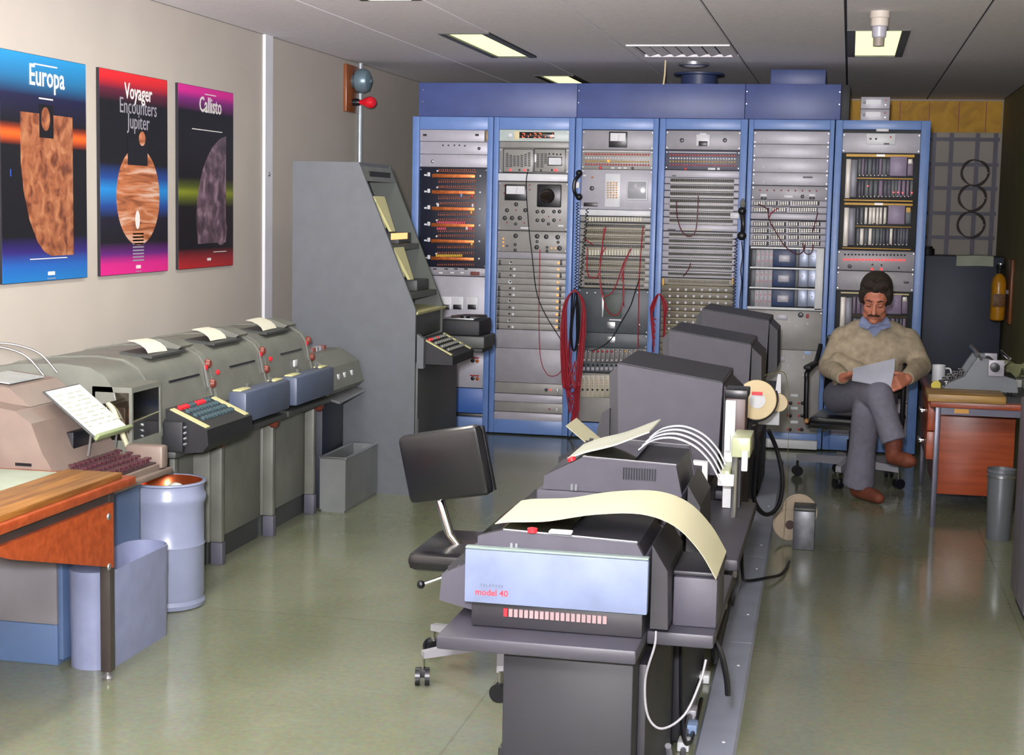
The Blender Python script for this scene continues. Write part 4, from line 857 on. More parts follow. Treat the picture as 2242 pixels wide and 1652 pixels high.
# dark tape punch beside the console keyboard
t = thing('tape_punch', 'dark tape punch standing beside the console keyboard', 'tape punch', (-2.1, 8.84, .76))
MB().box(-2.3, -2.06, 8.71, 9.02, .83, .92, .012).build('body', m_blackm, t); MB().box(-2.3, -2.03, 8.705, 9.0, .758, .829, .008).build('base', m_ttyd, t)
MB().box(-2.28, -2.1, 8.73, 8.88, .9205, .93, .004).build('cover_plate', m_steel, t)
MB().tube([(-2.23, 8.72, .938), (-2.16, 8.77, .945), (-2.07, 8.92, .935)], .008, 8).build('feed_arm', m_steelleg, t); MB().lathe([(.03,0),(.03,.012),(.01,.015)], (-2.16, 8.76, .931), (0,0,1), 14).build('hub', m_black, t)
tag(MB().box(-2.32, -2.04, 8.705, 8.97, .735, .757, .003).build('shelf', m_blackm), 'black shelf under the dark tape punch', 'shelf')

# ------------------------------------------------------------------ grey-green teletypes along the wall
CP = [(-3.33, .60), (-3.335, .80), (-3.3, .88), (-3.2, .925), (-3.05, .95), (-2.86, .96), (-2.75, .95), (-2.69, .92), (-2.66, .88), (-2.648, .83), (-2.63, .76), (-2.615, .70), (-2.615, .60)]
m_crmpaper = mat('platen_paper', 'd2cfbe', .6, 0, .02)
m_kbblue = mat('keyboard_blue_grey', '4a5468', .45, 0, .06)
def teletype(y0, y1, label, kind, seed, posts):
    t = thing('teletype', label, 'teletype', ((-2.97), (y0+y1)/2, 0), group='grey-green teletypes along the wall')
    yc = (y0+y1)/2; g = .004
    MB().prism(CP, 'y', y0+g, y1-g).build('cover', m_tty, t, smooth=40)
    # raised hood rib
    for yy in (y0+g, y1-g-.03):
        b = MB(); out = [(x*1.0, z) for x, z in CP]; cxm, czm = -2.97, .75
        b.prism([(cxm+(x-cxm)*1.012, czm+(z-czm)*1.03) for x, z in CP[1:-1]], 'y', yy+.001, yy+.029).build('cover_rib', m_tty, t, smooth=40)
    # paper window and standing sheet
    MB().prism([(-2.84, .955), (-2.70, .945), (-2.70, .955), (-2.84, .968)], 'y', yc-.15, yc+.17).build('paper_slot', m_ttyd, t, smooth=0)
    rows = [[(x, y, z+.004*math.sin(y*9)) for y in [yc-.11+.045*k for k in range(5)]] for x, z in ((-2.735, .958), (-2.745, .975), (-2.765, .99), (-2.795, 1.002), (-2.825, 1.006))]
    p = tag(MB().sheet(rows, .0012).build('printed_sheet', m_crmpaper), {1: 'cream sheet standing out of the teletype with red-keyed keyboard', 2: 'cream sheet standing out of the middle teletype', 3: 'cream sheet standing out of the teletype nearest the console'}[seed], 'paper', 'sheets in the teletypes')
    MB().prism([(-2.88, .968), (-2.72, .958), (-2.705, .97), (-2.8, 1.0), (-2.87, .99)], 'y', yc+.14, yc+.27).build('hood_lid', m_tty, t, smooth=30)
    # front details on the sloping face
    fxx = lambda z: -2.615-(z-.70)*(.033/.13) if z < .83 else -2.648-(z-.83)*.24
    MB().hexa([(fxx(.845), yc-.1, .845), (fxx(.845)+.004, yc-.1, .845), (fxx(.845)+.004, yc+.2, .845), (fxx(.845), yc+.2, .845)], [(fxx(.853), yc-.1, .853), (fxx(.853)+.004, yc-.1, .853), (fxx(.853)+.004, yc+.2, .853), (fxx(.853), yc+.2, .853)]).build('seam', m_black, t, smooth=0)
    for (y, z) in ((y0+.07, .84), (y1-.035, .87)): MB().lathe([(.011,0),(.011,.008),(.004,.012)], (fxx(z)+.001, y, z), (1,0,.1), 12).build('red_lamp', m_red, t)
    for z in (.80, .885): MB().lathe([(.02,0),(.022,.006),(.014,.02)], (fxx(z)+.001, y1-.01, z), (1,0,.1), 12).build('brown_knob', mat('knob_brown', '6c3226', .4), t)
    MB().tube([(fxx(.79)+.006, y1-.06, .79), (fxx(.88)+.006, y1-.05, .88)], .005, 6).build('bright_edge', m_steel, t)
    MB().box(-2.64, -2.597, y0+.09, y1-.05, .69, .715, .003).build('front_slot', m_blackm, t); MB().box(-2.64, -2.585, y0+.03, y1-.03, .655, .688, .005).build('front_rail', m_tty, t)
    if kind == 'dots':
        b = MB()
        for k in range(9): b.lathe([(.007,0),(.006,.01)], (-2.6, y0+.1+k*.048, .735), (1,0,.2), 8)
        stuff(b.build('white_keys', m_panelW, t))
    if kind == 'label': MB().box(fxx(.79), fxx(.79)+.008, yc+.04, yc+.085, .775, .808, .002).build('white_label', m_panelW, t)
    # keyboard
    if kind == 'open':
        k0, k1 = y0+.03, y1-.12
        MB().prism([(-2.584, .585), (-2.43, .60), (-2.405, .63), (-2.41, .69), (-2.584, .765)], 'y', k0, k1).build('keyboard', m_blackm, t, smooth=0)
        sz = lambda x: .69+(-2.41-x)/.174*.075
        for y in (k0+.012, k1-.05): MB().hexa([(-2.57,y,sz(-2.57)+.0005),(-2.42,y,sz(-2.42)+.0005),(-2.42,y+.04,sz(-2.42)+.0005),(-2.57,y+.04,sz(-2.57)+.0005)],[(-2.57,y,sz(-2.57)+.004),(-2.42,y,sz(-2.42)+.004),(-2.42,y+.04,sz(-2.42)+.004),(-2.57,y+.04,sz(-2.57)+.004)]).build('cream_edge', m_crm, t, smooth=0)
        a, b2 = MB(), MB()
        for r_ in range(4):
            for c in range(11):
                x = -2.562+r_*.03; y = k0+.085+c*.032+r_*.006
                if y < k1-.07: (b2 if r_ == 0 and c in (0, 1, 2, 5, 6, 7) else a).lathe([(.0125,-.004),(.012,.01),(.005,.011)], (x, y, sz(x)), (.4,0,1), 10)
        stuff(a.build('keys', mat('key_teal', '3e5258', .35), t)); stuff(b2.build('red_keys', m_red, t))
        MB().box(-2.585, -2.5, k0-.03, k0-.002, .60, .72, .006).build('side_switch_box', m_blackm, t)
        sw = MB()
        for q in range(4): sw.cyl((-2.5, k0-.016, .63+q*.022), (-2.488, k0-.016, .635+q*.022), .006, .005, 8)
        stuff(sw.build('toggle_switches', m_steel, t))
    else:
        k0, k1 = y0+.035, y1-.045
        MB().box(-2.584, -2.5, k0, k1, .625, .762, .012).build('keyboard', m_kbblue, t)
        MB().box(-2.57, -2.53, k0+.015, k0+.13, .7625, .769, .002).build('cream_edge', m_crm, t); MB().box(-2.57, -2.53, k1-.12, k1-.02, .7625, .769, .002).build('cream_edge', m_crm, t)
        [MB().tube([(-2.55, yk, .765), (-2.55, yk, .785)], .008, 6).build('catch', m_steel, t) for yk in (k0+.14, k1-.13)]
    MB().box(-2.63, -2.53, y0+.002, y1-.002, .575, .60, .004).build('lower_rail', m_ttyd, t)
    # pedestal
    MB().box(-3.32, -2.66 if kind != 'open' else -2.72, y0+.012, y1-.012, .10, .5995, .003).build('pedestal', m_tty, t)
    for y in posts: MB().box(-2.6595, -2.61, y, y+.036, .10, .574, .004).build('corner_post', m_tty, t); MB().box(-2.6595, -2.606, y-.002, y+.038, .0, .099, .003).build('foot', mat('foot_grey', '585864', .5), t)
    MB().box(-3.32, -2.67 if kind != 'open' else -2.73, y0+.02, y1-.02, .0, .099).build('plinth', m_ttyd, t, smooth=0)
    for y in posts[:1]: MB().prism([(-2.659, .574), (-2.615, .574), (-2.655, .25), (-2.659, .25)], 'y', y+.04, y+.055).build('knee_bracket', m_ttyd, t, smooth=0)
    MB().lathe([(.022,0),(.026,.01),(.026,.03),(.01,.04)], (-2.6, y1-.04, .56), (1,0,-.2), 14).build('brown_knob', MATS['knob_brown'], t)
    return t
teletype(5.58, 6.196, 'grey-green teletype with open black keyboard and red keys', 'open', 1, (5.75,))
teletype(6.204, 6.828, 'grey-green teletype with a row of white keys, middle of the row', 'dots', 2, (6.23,))
teletype(6.836, 7.46, 'grey-green teletype with small white label, next to the console', 'label', 3, (6.845, 7.42))
# long cover with glazed window at the drum end
t = thing('tape_reader_cabinet', 'grey-green cabinet with glazed box and arching tape, behind the beige teletype', 'tape reader', (-2.97, 5.4, 0))
MB().prism(CP[:-3]+[(-2.75, .80), (-2.75, .60)], 'y', 5.31, 5.575).build('cover', m_tty, t, smooth=40)
MB().box(-3.32, -2.73, 5.33, 5.57, .10, .5995, .003).build('pedestal', m_tty, t); MB().box(-3.32, -2.74, 5.33, 5.57, 0, .099).build('plinth', m_ttyd, t, smooth=0)
wx = MB(); Xa, Xb, Ya, Yb, Za, Zb = -2.74, -2.58, 5.31, 5.565, .68, .86
for a_, b_2 in (((Xa, Ya), (Xa+.012, Ya+.012)), ((Xb-.012, Ya), (Xb, Ya+.012)), ((Xb-.012, Yb-.012), (Xb, Yb))): wx.box(a_[0], b_2[0], a_[1], b_2[1], Za, Zb)
wx.box(Xa, Xb, Ya, Yb, Za-.05, Za).box(Xa, Xb, Ya, Yb, Zb, Zb+.02); wx.build('window_box_frame', m_tty, t, smooth=0)
MB().box(Xa+.012, Xb-.012, Ya+.003, Ya+.006, Za, Zb).box(Xb-.006, Xb-.003, Ya+.012, Yb-.012, Za, Zb).build('window_panes', m_clear, t, smooth=0)
MB().box(Xa+.02, Xb-.05, Ya+.05, Yb-.03, Za+.0005, Za+.12, .01).build('reader_mechanism', mat('mech_brown', '4c342c', .4, .3, .2, 40), t); MB().lathe([(.035,0),(.035,.02),(.01,.025)], (-2.635, 5.42, Za+.09), (1,-.4,0), 16).build('mechanism_wheel', m_copper, t)
MB().tube(smooth_path([(-2.72, 5.34, .84), (-2.66, 5.31, .80), (-2.62, 5.3, .72), (-2.6, 5.31, .66)]), .01, 6).build('guide_arm', m_papery, t)
# small switch unit by the console
t = thing('switch_unit', 'low grey switch unit with red and white keys before the console', 'switch unit', (-2.68, 7.68, 0))
MB().prism([(-2.95, .60), (-2.56, .60), (-2.53, .63), (-2.56, .74), (-2.66, .80), (-2.95, .80)], 'y', 7.49, 8.0).build('body', m_tty, t, smooth=0)
b, c_ = MB(), MB()
for r_ in range(2):
    for q in range(7): (c_ if (q+r_) % 3 == 0 else b).box(-2.74+r_*.05, -2.71+r_*.05, 7.53+q*.055, 7.565+q*.055, .792-r_*.028, .822-r_*.03)
stuff(b.build('grey_keys', m_panel, t)); stuff(c_.build('red_keys', mat('key_rust', '8a4a40', .4), t))
for y in (7.6, 7.7, 7.82): MB().box(-2.552, -2.542, y, y+.025, .67, .70).build('white_button', m_panelW, t, smooth=0)
MB().hexa([(-2.6, 7.5, .585), (-2.5, 7.5, .56), (-2.5, 7.93, .58), (-2.6, 7.93, .60)], [(-2.6, 7.5, .60), (-2.5, 7.5, .572), (-2.5, 7.93, .592), (-2.6, 7.93, .61)]).build('paper_tray', m_steel, t, smooth=0)
MB().box(-2.93, -2.62, 7.58, 7.92, 0, .5995, .003).build('pedestal', mat('pedestal_navy', '1c2230', .5), t)

# ------------------------------------------------------------------ metal bin, drum, oval bin
t = thing('metal_bin', 'grey sheet-metal rectangular bin on the floor by the console', 'bin', (-2.53, 7.76, 0))
m_bin = mat('bin_grey', '7d8180', .35, .3, .08)
x0, x1, y0, y1, hh = -2.6, -2.462, 7.49, 8.035, .28
for nm, q in (('long_side', [(x0,x0+.006,y0,y1)]), ('long_side', [(x1-.006,x1,y0,y1)]), ('short_side', [(x0+.006,x1-.006,y0,y0+.006)]), ('short_side', [(x0+.006,x1-.006,y1-.006,y1)])):
    for a_ in q: MB().box(a_[0], a_[1], a_[2], a_[3], .012, hh).build(nm, m_bin, t, smooth=0)
MB().box(x0+.006, x1-.006, y0+.006, y1-.006, 0, .012).build('bottom', m_bin, t, smooth=0)
rim = MB(); 
for p_, q in (((x0,y0),(x1,y0)),((x1,y0),(x1,y1)),((x1,y1),(x0,y1)),((x0,y1),(x0,y0))): rim.tube([(p_[0],p_[1],hh+.002),(q[0],q[1],hh+.002)], .006, 6)
rim.build('rolled_rim', m_steel, t)
dc = (-2.555, 5.56, 0); dr = .142; dh = .495
m_drum = mat('drum_blue_grey', '8b93ac', .3, .05, .05, 8)
t = thing('steel_drum', 'pale blue steel drum with copper-coloured inside used as waste bin', 'drum', dc)
MB().lathe([(dr-.012,0),(dr,.004),(dr+.004,.02),(dr-.004,.035),(dr,.05),(dr,.24),(dr+.004,.247),(dr,.254),(dr,dh-.09),(dr+.008,dh-.075),(dr+.008,dh-.055),(dr,dh-.04),(dr,dh-.012),(dr+.008,dh-.006),(dr+.006,dh),(dr-.006,dh),(dr-.006,dh-.06),(dr-.006,.05),(.001,.05)], dc, (0,0,1), 48, False).build('shell', m_drum, t)
MB().lathe([(dr-.0065,dh-.003),(dr-.0065,dh-.05),(dr-.012,dh-.06),(dr-.0065,dh-.075),(dr-.0065,.06),(.001,.06)][::-1], dc, (0,0,1), 48, False).build('lining', mat('drum_lining', 'b0562e', .28, .7, .12, 10), t)
tag(MB().ball((dc[0]+.045, dc[1]-.02, .445), (.045, .035, .045), 16).build('crumpled_paper', m_paper), 'white crumpled paper ball on top of the drum rubbish', 'paper')
tag(MB().ball((dc[0], dc[1], .24), (.13, .13, .175), 20).build('waste_paper', mat('waste_grey', '6a645c', .8)), 'heap of waste paper inside the steel drum', 'waste paper')
t = thing('oval_bin', 'pale blue flat-sided waste bin with rounded ends under the table', 'bin', (-2.45, 4.97, 0))
def stadium(cx, y0, y1, w, n=10):
    return [(cx+w*math.cos(PI+PI*k/n), y0+w*math.sin(PI+PI*k/n)) for k in range(n+1)]+[(cx+w*math.cos(PI*k/n), y1+w*math.sin(PI*k/n)) for k in range(n+1)]
def bin_shell(cx, y0, y1, w, h, th, taper=.0):
    o = stadium(cx, y0, y1, w); i = stadium(cx, y0, y1, w-th); ob = stadium(cx, y0, y1, w-taper); n = len(o); b = MB()
    b.v = [Vector((x, y, 0)) for x, y in ob]+[Vector((x, y, h)) for x, y in o]+[Vector((x, y, h)) for x, y in i]+[Vector((x, y, .01)) for x, y in i]
    for k in range(n):
        q = (k+1) % n
        for a_ in range(3): b.f.append((a_*n+k, a_*n+q, (a_+1)*n+q, (a_+1)*n+k))
    b.f.append(tuple(range(n))); b.f.append(tuple(range(3*n, 4*n))); return b
bin_shell(-2.45, 4.755, 5.13, .085, .335, .005, .004).build('shell', mat('bin_pale_blue', '858caa', .35, 0, .06, 12), t)

# ------------------------------------------------------------------ beige teletype on blue-fronted cabinet
t = thing('machine_cabinet', 'grey cabinet with blue front and plinth under the beige teletype', 'cabinet', (-2.9, 4.98, 0))
m_cabblue = mat('cabinet_blue', '52688c', .45, 0, .06); m_cabgrey = mat('cabinet_grey', '7a777c', .5, 0, .06)
MB().box(-3.32, -2.56, 4.695, 5.3, .141, .578, .004).build('body', m_cabgrey, t); MB().box(-2.5585, -2.54, 4.70, 5.29, .02, .578, .003).build('front_panel', m_cabblue, t)
MB().box(-3.32, -2.56, 4.697, 5.3, 0, .14, .003).build('plinth', m_cabblue, t)
bx0, bx1, by0, by1 = -3.2, -2.44, 4.72, 5.26
t = thing('teletype', 'beige enclosed teletype with copy holder and brown round keys', 'teletype', (-2.85, 4.98, .58))
MB().prism([(-3.2, .60), (-2.42, .60), (-2.42, .62), (-2.58, .66), (-2.62, .72), (-2.66, .82), (-2.72, .86), (-3.0, .90), (-3.15, .88), (-3.2, .8)], 'y', by0, by1-.06).build('body', m_beige, t, smooth=25)
MB().box(-3.18, -2.40, by0+.0, by1+.01, .5795, .5995, .004).build('base', m_beige, t)
MB().box(-3.19, -2.62, by0+.02, by1-.08, .845, .85).build('body_seam', m_black, t, smooth=0) if False else None
MB().prism([(-3.05, .895), (-2.98, .945), (-2.8, .925), (-2.72, .862)], 'y', by0+.1, by1-.1).build('platen_hood', m_beige, t, smooth=25)
MB().hexa([(-2.96, by0+.14, .946), (-2.82, by0+.14, .932), (-2.82, by1-.16, .932), (-2.96, by1-.16, .946)], [(-2.96, by0+.14, .95), (-2.82, by0+.14, .936), (-2.82, by1-.16, .936), (-2.96, by1-.16, .95)]).build('hood_window', mat('window_grey', '9aa0a0', .1), t, smooth=0)
MB().box(-2.56, -2.41, by1-.055, by1+.0, .60, .685, .012).build('side_cheek', m_beige, t); MB().box(-2.62, -2.41, by0, by0+.05, .60, .66, .012).build('side_cheek', m_beige, t)
MB().box(-2.575, -2.43, by0+.06, by1-.065, .6215, .628).build('key_bed', mat('key_bed_dark', '3c2c2c', .5), t, smooth=0)
b = MB()
for r_ in range(4):
    for c in range(11): b.lathe([(.006,0),(.006,.014),(.0145,.016),(.0145,.022),(.005,.022)], (-2.555+r_*.036, by0+.085+c*.034+(r_ % 2)*.014, .628+(3-r_)*.008), (0,0,1), 10)
stuff(b.build('round_keys', mat('key_brown', '4a2830', .3), t))
MB().box(-2.655, -2.612, by0+.2, by0+.36, .70, .765, .003).build('print_window', m_black, t)
for dy, z in ((.02, .78), (.045, .78)): MB().lathe([(.009,0),(.009,.006)], (-2.9+dy*2, by0, z+.02), (0,-1,0), 10).build('side_jack', m_black, t)
for z in (.655, .675): MB().box(-2.72, -2.66, by0-.002, by0+.002, z, z+.01).build('side_vent', m_black, t, smooth=0)
t = thing('copy_holder', 'tilted copy holder with typed sheet on the beige teletype', 'copy holder', (-2.62, 4.98, .7))
ang = math.radians(38); R = Matrix.Translation((-2.60, 5.0, .835)) @ Matrix.Rotation(ang, 4, 'Y')
MB().box(-.125, .125, -.13, .13, -.006, .0, .002).xf(R).build('plate', m_ttyd, t); MB().box(.118, .132, -.13, .13, -.008, .016, .003).xf(R).build('bottom_lip', mat('lip_green', '7c8a60', .5), t)
tm = MB()
for r_ in range(9):
    rr = random.Random(r_); y = -.105
    while y < .08: w = rr.uniform(.02, .06); tm.box(-.09+r_*.02, -.086+r_*.02, y, y+w, .0025, .0029); y += w+rr.uniform(.01, .05)
MB().box(-.118, .115, -.122, .122, .0005, .0022).xf(R).build('typed_sheet', m_paper, t, smooth=0); stuff(tm.xf(R).build('typed_lines', mat('typed_grey', '9aa08c', .6), t, smooth=0))
for y in (-.1, .1): MB().tube([R @ Vector((.09, y, -.007)), Vector((-2.545, 5.0+y, .69))], .004, 6).build('support_wire', m_steel, t)
# paper roll and wire guides behind the beige teletype
t = thing('paper_roll', 'white paper roll on a wire bracket behind the beige teletype', 'paper roll', (-3.1, 4.8, .9))
MB().lathe([(.012,0),(.05,0),(.05,.2),(.012,.2)], (-3.1, 4.56, .99), (0,1,0), 22).build('roll', m_paper, t)
MB().tube(smooth_path([(-3.1, 4.78, .99), (-3.1, 4.80, .99), (-3.1, 4.8, 1.06), (-3.08, 4.83, 1.07), (-3.05, 4.95, 1.05), (-3.0, 5.1, .97)]), .004, 6).tube([(-3.1, 4.8, .99), (-3.1, 4.8, .9)], .005, 6).build('wire_bracket', m_steel, t)
for k, y in enumerate((5.0, 5.1)):
    tag(MB().tube(smooth_path([(-3.1, y, .90), (-3.12, y+.02, 1.0), (-3.05, y+.08, 1.04), (-2.93, y+.14, 1.01), (-2.86, y+.17, .93)]), .004, 6).build('wire_arch', m_steelleg), ['dark wire arch guiding paper behind the copy holder, lower', 'dark wire arch guiding paper behind the copy holder, upper'][k], 'wire guide', 'paper guide wires')

# ------------------------------------------------------------------ left worktable
TX, TY0, TY1, TZ = -2.28, 2.7, 4.72, .665
t = thing('worktable', 'worktable with orange edge, tapered orange side panel and dark steel legs', 'table', (-2.7, 3.7, 0))
MB().box(-3.15, TX, TY0, TY1, TZ-.028, TZ, .003).build('tabletop', m_orange, t)
m_leg = m_steelleg
for x, y in ((TX-.065, TY1-.135), (TX-.065, TY0+.1), (-3.1, TY1-.135), (-3.1, TY0+.1)):
    MB().box(x, x+.035, y, y+.035, .03, TZ-.0285, .002).build('leg', m_leg, t); MB().lathe([(.016,0),(.018,.008),(.008,.02),(.008,.03)], (x+.0175, y+.0175, 0), (0,0,1), 12).build('foot', m_steel, t)
MB().box(TX-.065, TX-.03, TY0+.136, TY1-.136, TZ-.066, TZ-.029).build('side_rail', m_leg, t, smooth=0); MB().box(-3.1, -3.065, TY0+.136, TY1-.136, TZ-.066, TZ-.029).build('side_rail', m_leg, t, smooth=0)
g = MB().prism([(TY1-.14, .60), (TY1-.14, .385), (3.95, .55), (3.82, .595), (3.82, .60)], 'x', TX-.029, TX-.012).build('side_panel', m_orange, t, smooth=0)
for z in (.56, .395): MB().lathe([(.012,0),(.009,.004),(.001,.005)], (TX-.012, TY1-.175, z), (1,0,0), 12).build('bolt', m_steel, g)
tag(MB().box(-2.5, TX-.02, 3.3, TY1-.06, TZ+.0005, TZ+.02, .002).build('wooden_board', m_teak), 'oiled teak board lying along the table edge', 'board')
b = MB(); b.box(-2.85, -2.52, 3.9, TY1-.05, TZ+.0205, TZ+.022); 
tag(MB().box(-2.9, -2.5001, 3.7, TY1-.08, TZ+.0005, TZ+.012, .001).build('paper_pad', mat('pad_green', '98a392', .6)), 'large pale green paper pad on the worktable', 'paper pad')
tag(MB().box(-3.05, -2.95, 4.05, 4.6, TZ+.0005, TZ+.03, .002).build('ledger', mat('ledger_grey', '8a8a78', .6)), 'grey ledger at the back of the worktable', 'book')
t = thing('desk_tray', 'small pale metal tray on the worktable beside the beige teletype', 'tray', (-2.92, 4.5, TZ))
MB().box(-2.945, -2.89, 4.36, 4.66, TZ+.0135, TZ+.1, .006).build('body', m_panelL, t); MB().box(-2.94, -2.895, 4.4, 4.5, TZ+.1005, TZ+.106).build('insert', m_ttyd, t, smooth=0)
tag(MB().box(-2.86, -2.8, 4.1, 4.2, TZ+.0125, TZ+.02, .002).build('blue_card', mat('card_blue', '2c58b0', .5)), 'small blue card on the green paper pad', 'card')
tag(MB().box(XL+.001, XL+.03, 5.6, 5.72, .9, 1.09, .004).build('wall_bracket', wood('bracket_wood', 'c07a34', '9a5a20', 4, .4, 2)), 'small varnished wood piece on the left wall by the paper roll', 'wood piece') if False else None
# ------------------------------------------------------------------ centre row: printers and displays
def printer(Y, label, near):
    t = thing('line_printer', label, 'printer', (-.63, Y+.22, .585), group='charcoal printers in the centre row')
    x0, x1, z0 = -.85, -.43, .60
    MB().box(x0+.01, x1, Y+.02, Y+.44, z0-.0145, z0+.045, .004).build('base', m_chard, t)
    MB().box(x0, x1+.0, Y+.025, Y+.43, z0+.046, z0+.17, .006).build('body', m_char, t)
    hp = .216 if near else .268; hf = .2 if near else .209; px_ = x0+(.08 if near else .13)
    hood = [(x0+.02, z0+.171), (x0+.02, z0+hf), (px_, z0+hp), (x1-.02, z0+hp-.01), (x1, z0+.171)]
    MB().prism(hood, 'y', Y+.03, Y+.05).build('hood_cheek', m_char, t, smooth=0); MB().prism(hood, 'y', Y+.41, Y+.43).build('hood_cheek', m_char, t, smooth=0)
    MB().prism([(x0+.14, z0+.171), (x0+.14, z0+hp-.006), (x1-.02, z0+hp-.016), (x1-.005, z0+.171)], 'y', Y+.05, Y+.41).build('hood_top', m_chard, t, smooth=0)
    MB().prism([(x0+.03, z0+.171), (x0+.03, z0+.174), (x0+.139, z0+.18), (x0+.139, z0+.171)], 'y', Y+.05, Y+.41).build('platen_well', m_blackm, t, smooth=0)
    b = MB(); b.tube([(x0+.09, Y+.06, z0+hp-.04), (x0+.09, Y+.4, z0+hp-.04)], .016, 14); b.build('platen', m_black, t)
    for nm, xa, za, xb, zb in (('clear_window', x0+.024, z0+hf, px_, z0+hp), ('clear_flap', px_+.002, z0+hp, px_+.15, z0+hp-.003)):
        MB().hexa([(xa, Y+.052, za), (xb, Y+.052, zb), (xb, Y+.408, zb), (xa, Y+.408, za)], [(xa, Y+.052, za+.003), (xb, Y+.052, zb+.003), (xb, Y+.408, zb+.003), (xa, Y+.408, za+.003)]).build(nm, m_clear, t, smooth=0)
    for yy in (Y+.03, Y+.41): MB().tube([(px_, yy+.01, z0+hp+.002), (x1-.02, yy+.01, z0+hp-.008)], .003, 6).build('edge_strip', m_steel, t)
    MB().lathe([(.012,0),(.012,.01),(.004,.012)], (px_+(.07 if near else -.03), Y+.04, z0+hp-(0 if near else .012)), (0 if near else -.4,0,1), 12).build('red_button', m_red, t)
    if near:
        MB().box(x0-.003, x1+.012, Y, Y+.0248, z0+.047, z0+.175, .003).build('front_panel', mat('panel_mottled', '6a7590', .55, 0, .09, 9, spec=.3), t)
        MB().box(x0-.003, x1+.012, Y+.0, Y+.0248, z0+.1752, z0+.181, .002).build('green_strip', mat('strip_green', '6c7c78', .4), t)
        m_t = mat('lettering_red', 'c42a38', .5, 0, 0); m_g = mat('lettering_grey', '4c5468', .5, 0, 0)
        R = Matrix(((1,0,0),(0,0,-1),(0,1,0))).to_4x4()
        text_mb('model 40', .021, .0003).xf(Matrix.Translation((x0+.063, Y-.0005, z0+.073)) @ R).build('lettering', m_t, t, smooth=0)
        text_mb('T E L E T Y P E', .009).xf(Matrix.Translation((x0+.063, Y-.0005, z0+.09)) @ R).build('lettering', m_g, t, smooth=0)
        MB().box(x0+.19, x0+.245, Y+.032, Y+.06, z0+.217, z0+.224, .003).build('white_tab', m_panelW, t)
        sw = MB(); swr = MB()
        for k in range(20): (swr if k == 0 else sw).box(x0+.09+k*.0125, x0+.099+k*.0125, Y+.014, Y+.0199, z0+.015, z0+.034)
        stuff(sw.build('switch_row', mat('switch_rose', '8a7476', .45), t, smooth=0)); stuff(swr.build('red_switch', m_red, t, smooth=0))
    else:
        v = MB()
        for k in range(13): v.box(-.60+k*.0075, -.596+k*.0075, Y+.027, Y+.0299, z0+.213, z0+.247)
        stuff(v.build('vent_slots', m_black, t, smooth=0))
        ft = MB()
        for k in range(9): ft.box(x0-.012+k*.012, x0+.0+k*.012, Y+.44, Y+.446, z0+.18+k*.008, z0+.2+k*.008)
        stuff(ft.build('toothed_edge', m_black, t, smooth=0))
    for k in (0, 1): MB().box(x0+.10+k*.012, x0+.106+k*.012, Y+.026, Y+.0298, z0+.172, z0+.19).build('catch', m_steel, t, smooth=0)
    # rear sloping shield and keyboard wing
    MB().prism([(x1+.013, z0+.0), (x1+.055, z0+.0), (x1+.05, z0+.14), (x1+.013, z0+.2)], 'y', Y+.06, Y+.4).build('rear_shield', m_chard, t, smooth=0)
    MB().hexa([(x0-.09, Y+.1, z0+.02), (x0-.001, Y+.1, z0+.0), (x0-.001, Y+.42, z0+.0), (x0-.09, Y+.42, z0+.02)], [(x0-.085, Y+.1, z0+.085), (x0-.001, Y+.1, z0+.125), (x0-.001, Y+.42, z0+.125), (x0-.085, Y+.42, z0+.085)]).build('keyboard_wing', m_char, t, smooth=0)
    kb = MB()
    for r_ in range(2):
        for c in range(9): kb.box(x0-.075+r_*.03, x0-.052+r_*.03, Y+.12+c*.032, Y+.145+c*.032, z0+.088+r_*.013, z0+.1+r_*.015)
    stuff(kb.build('keys', m_blackm, t, smooth=0))
    return t
def stand(Y0_, Y1_, label, x0=-.9, x1=-.27):
    t = thing('machine_stand', label, 'machine stand', (-.6, (Y0_+Y1_)/2, 0), group='charcoal stands of the centre row')
    MB().box(x0, -.43, Y0_-.08, Y1_, .55, .584, .006).build('top_plate', mat('plate_charcoal', '302f38', .5, 0, .06), t); MB().box(-.4295, x1, Y0_+.1, Y1_, .55, .584, .006).build('top_plate', MATS['plate_charcoal'], t)
    MB().box(-.755, -.445, Y0_, Y1_-.002, .0, .5495, .004).build('pedestal', m_chard if label == '' else mat('pedestal_charcoal', '1a1a21', .5, 0, .06), t)
    MB().box(-.445, -.425, Y0_+.1, Y1_-.1, .03, .5, .003).build('side_cover', m_chard, t)
    MB().box(-.775, -.756, Y0_+.05, Y0_+.1, .22, .28, .003).build('hinge', m_black, t)
    return t
stand(3.50, 4.235, 'charcoal pedestal stand under the printer lettered in red'); printer(3.50, 'charcoal printer with mottled blue panel lettered in red', True)
stand(4.32, 5.34, 'charcoal pedestal stand under the vented printer'); printer(4.32, 'charcoal printer with slotted side vent and several sheets', False)
# box behind the red-lettered printer (paper supply)
t = thing('paper_box', 'small charcoal paper box behind the red-lettered printer', 'paper box', (-.31, 3.7, .584))
MB().box(-.375, -.27, 3.66, 3.88, .5845, .705, .004).build('shell', m_char, t); MB().box(-.378, -.266, 3.67, 3.89, .7055, .718, .004).build('lid', m_chard, t)
# paper web of the red-lettered printer
def web(pts, y0, y1, label, m, th=.0012):
    sp = smooth_path([(x, 0, z) for x, z in pts], 5)
    rows = [[(p.x, y0+(y1-y0)*k/4, p.z) for k in range(5)] for p in sp]
    return tag(MB().sheet(rows, th).build('paper_web', m), label, 'paper', 'paper webs on the printers')
web([(-.80, .822), (-.77, .828), (-.72, .832), (-.665, .838), (-.56, .86), (-.45, .868), (-.37, .845), (-.31, .79), (-.268, .724)], 3.58, 3.89, 'broad cream paper web arching over the red-lettered printer', m_papery)
